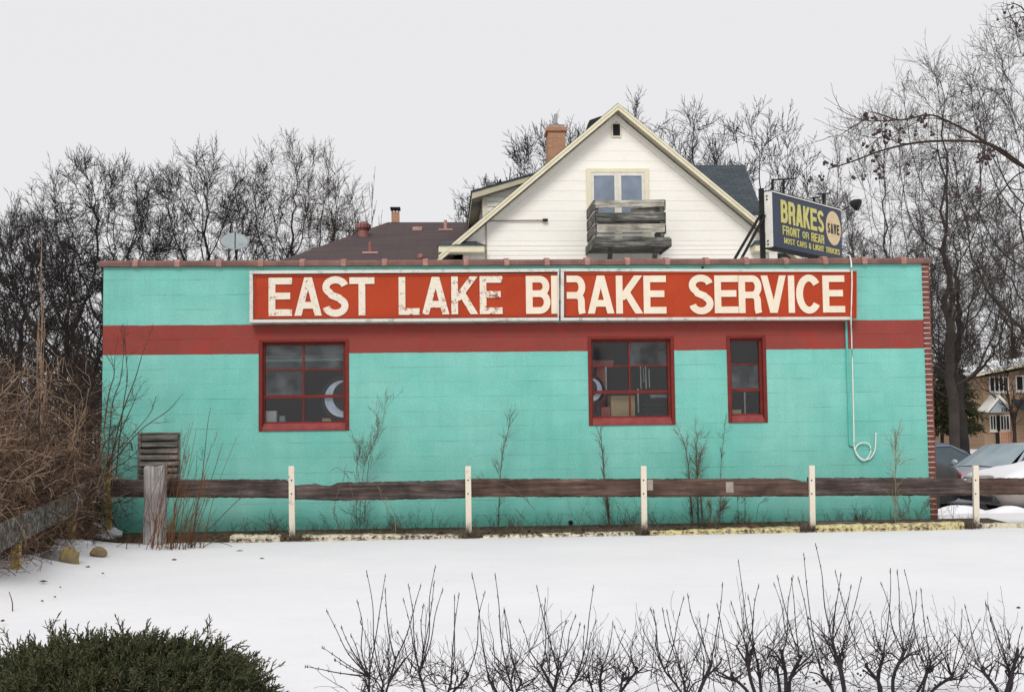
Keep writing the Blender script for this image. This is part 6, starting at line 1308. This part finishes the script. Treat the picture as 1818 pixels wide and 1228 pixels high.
o = mb.build('snow_cover', MT['snowclean'], rootloc=(q.x - 1.2, q.y, q.z + .8), smooth=True); o.modifiers.new('s', 'SOLIDIFY').thickness = .05
tag(o, 'slab of snow lying on the bonnet of the muddy beige car', 'snow')
# low heaps of ploughed snow
def mound(px, py, rx, ry, h, label, seed):
    c = P(px, py, -.2) if py < 928 else PZ(px, py, 0); cy = 1.6 if py < 928 else c.y; cx = P(px, py, cy).x; cz = gz(cx, cy) - .05; mb = MB(); nr, na = 12, 36; rg = random.Random(seed); ph = [rg.uniform(0, 6) for _ in range(4)]
    for i in range(nr + 1):
        for j in range(na):
            t_ = i / nr; a_ = 6.2832 * j / na; k = 1 + .18 * math.sin(2 * a_ + ph[0]) + .1 * math.sin(5 * a_ + ph[1]); mb.v.append((cx + rx * t_ * k * math.cos(a_), cy + ry * t_ * k * math.sin(a_), cz + h * (math.cos(t_ * math.pi) * .5 + .5) * (1 + .2 * math.sin(7 * t_ + 3 * a_ + ph[2]))))
    for i in range(nr):
        for j in range(na): mb.f.append((i * na + j, i * na + (j + 1) % na, (i + 1) * na + (j + 1) % na, (i + 1) * na + j)); mb.mi.append(0)
    tag(mb.build('snow_mound', MT['snowclean'], rootloc=(cx, cy, cz), smooth=True), label, 'snow mound', kind='structure')
mound(1700, 927, .8, .4, .14, 'low heap of snow by the brick corner', 1); mound(1790, 926, .9, .4, .12, 'low heap of snow under the muddy car', 2)
# ------------------------------------------------------------------ tan brick house far right
FYY = 66.0; fh = empty('brick_house', (P(1800, 750, FYY).x, FYY, -1), 'tan brick two-storey house with snowy roof at the right edge', 'house')
def PFh(x, y, dy=0): return P(x, y, FYY + dy)
a = PFh(1749, 800); b = PFh(1990, 668); z0 = gz(a.x, FYY) - 1
mb = MB(); zt1 = PFh(1749, 670).z; zt2 = PFh(1900, 640).z
mb.prism([(a.x, FYY, z0), (b.x, FYY, z0), (b.x, FYY, zt1), (PFh(1900, 640).x, FYY, zt2), (a.x, FYY, zt1)], (0, 10, 0)); mb.build('wall', MT['tan'], fh)
e1 = PFh(1733, 668, -.9); e2 = PFh(1900, 634, -.9); e3 = PFh(2010, 668, -.9)
for (p, q_) in ((e1, e2), (e2, e3)):
    m = MB(); m.prism([p, q_, q_ + Vector((0, 0, .16)), p + Vector((0, 0, .16))], (0, 11.5, 0)); rf = m.build('roof', MT['cream'], fh)
    m = MB(); m.prism([p + Vector((.1, .05, .165)), q_ + Vector((0, .05, .165)), q_ + Vector((0, .05, .42)), p + Vector((.4, .05, .36))], (0, 11.2, 0)); m.build('roof_snow', MT['snowclean'], rf, bevel=.08)
def hwin(x0, y0, x1, y1, n):
    p = PFh(x0, y1); q_ = PFh(x1, y0); m = MB(); w_ = .07
    m.box((p.x - w_, FYY - .08, p.z - w_), (p.x, FYY - .002, q_.z + w_)); m.box((q_.x, FYY - .08, p.z - w_), (q_.x + w_, FYY - .002, q_.z + w_)); m.box((p.x, FYY - .075, p.z - w_), (q_.x, FYY - .002, p.z)); m.box((p.x, FYY - .075, q_.z), (q_.x, FYY - .002, q_.z + w_))
    for k in range(1, n): xx = p.x + (q_.x - p.x) * k / n; m.box((xx - .035, FYY - .07, p.z), (xx + .035, FYY - .002, q_.z))
    f = m.build('window', MT['white'], fh); MB().box((p.x, FYY - .05, p.z), (q_.x, FYY - .004, q_.z)).build('pane', MT['interior'], f)
    MB().box((p.x - .1, FYY - .14, p.z - .2), (q_.x + .1, FYY - .003, p.z - w_ - .002)).build('sill', MT['white'], f)
hwin(1758, 670, 1788, 694, 4); hwin(1805, 668, 1838, 692, 3); hwin(1759, 738, 1766, 762, 2); hwin(1777, 738, 1790, 762, 3)
p = PFh(1768, 790); q_ = PFh(1775, 738); MB().box((p.x, FYY - .06, p.z), (q_.x, FYY - .003, q_.z)).build('door', MT['interior'], fh)
a1 = PFh(1754, 732, -1.6); b1 = PFh(1775, 707, -1.6); c1 = PFh(1797, 732, -1.6)
po = MB().prism([a1 + Vector((.15, .06, 0)), b1 + Vector((0, .06, -.1)), c1 + Vector((-.15, .06, 0))], (0, 1.5, 0)).build('porch_gable', MT['dish'], fh)
for p, q_ in ((a1, b1), (c1, b1)): MB().prism([p, q_, q_ + Vector((0, 0, .2)), p + Vector((0, 0, .2))], (0, 1.59, 0)).build('porch_trim', MT['white'], po)
r1_ = b1 + Vector((0, 0, .21)); MB().prism([c1 + Vector((0, .1, .21)), r1_ + Vector((0, .1, 0)), r1_ + Vector((0, .1, .1)), c1 + Vector((0.05, .1, .34))], (0, 1.45, 0)).build('porch_snow', MT['snowclean'], po)
s0 = PFh(1796, 729); s1 = PFh(1840, 712); MB().prism([(s0.x, FYY - 1.5, s0.z), (s1.x, FYY - 1.5, s0.z), (s1.x, FYY - .003, s1.z), (s0.x, FYY - .003, s1.z)], (0, 0, .15)).build('porch_roof', MT['darkroof'], fh)
m = MB(); nx0 = PFh(1778.5, 731, -1.6)
for k, c in enumerate('210'): put_glyph(m, c, Vector((nx0.x + k * .15, FYY - 1.545, nx0.z)), Vector((.11, 0, 0)), Vector((0, 0, .28)), Vector((0, -1, 0)), t=.2, depth=.02, k=k)
m.build('house_number', MT['blackpaint'], po)
p = PFh(1800, 790, -1.4); q_ = PFh(1803, 731, -1.4); MB().box((p.x, FYY - 1.4, p.z - 1), (q_.x, FYY - 1.28, q_.z)).build('porch_post', MT['barkbrown'], fh)
m = MB(); 
for x in range(1776, 1801, 4): p = PFh(x, 790, -1.4); q_ = PFh(x + 2, 767, -1.4); m.box((p.x, FYY - 1.38, p.z - .6), (q_.x, FYY - 1.34, q_.z))
p = PFh(1774, 768, -1.4); q_ = PFh(1802, 766, -1.4); m.box((p.x, FYY - 1.40, p.z), (q_.x, FYY - 1.385, q_.z + .05)); m.build('porch_railing', MT['chim'], fh)
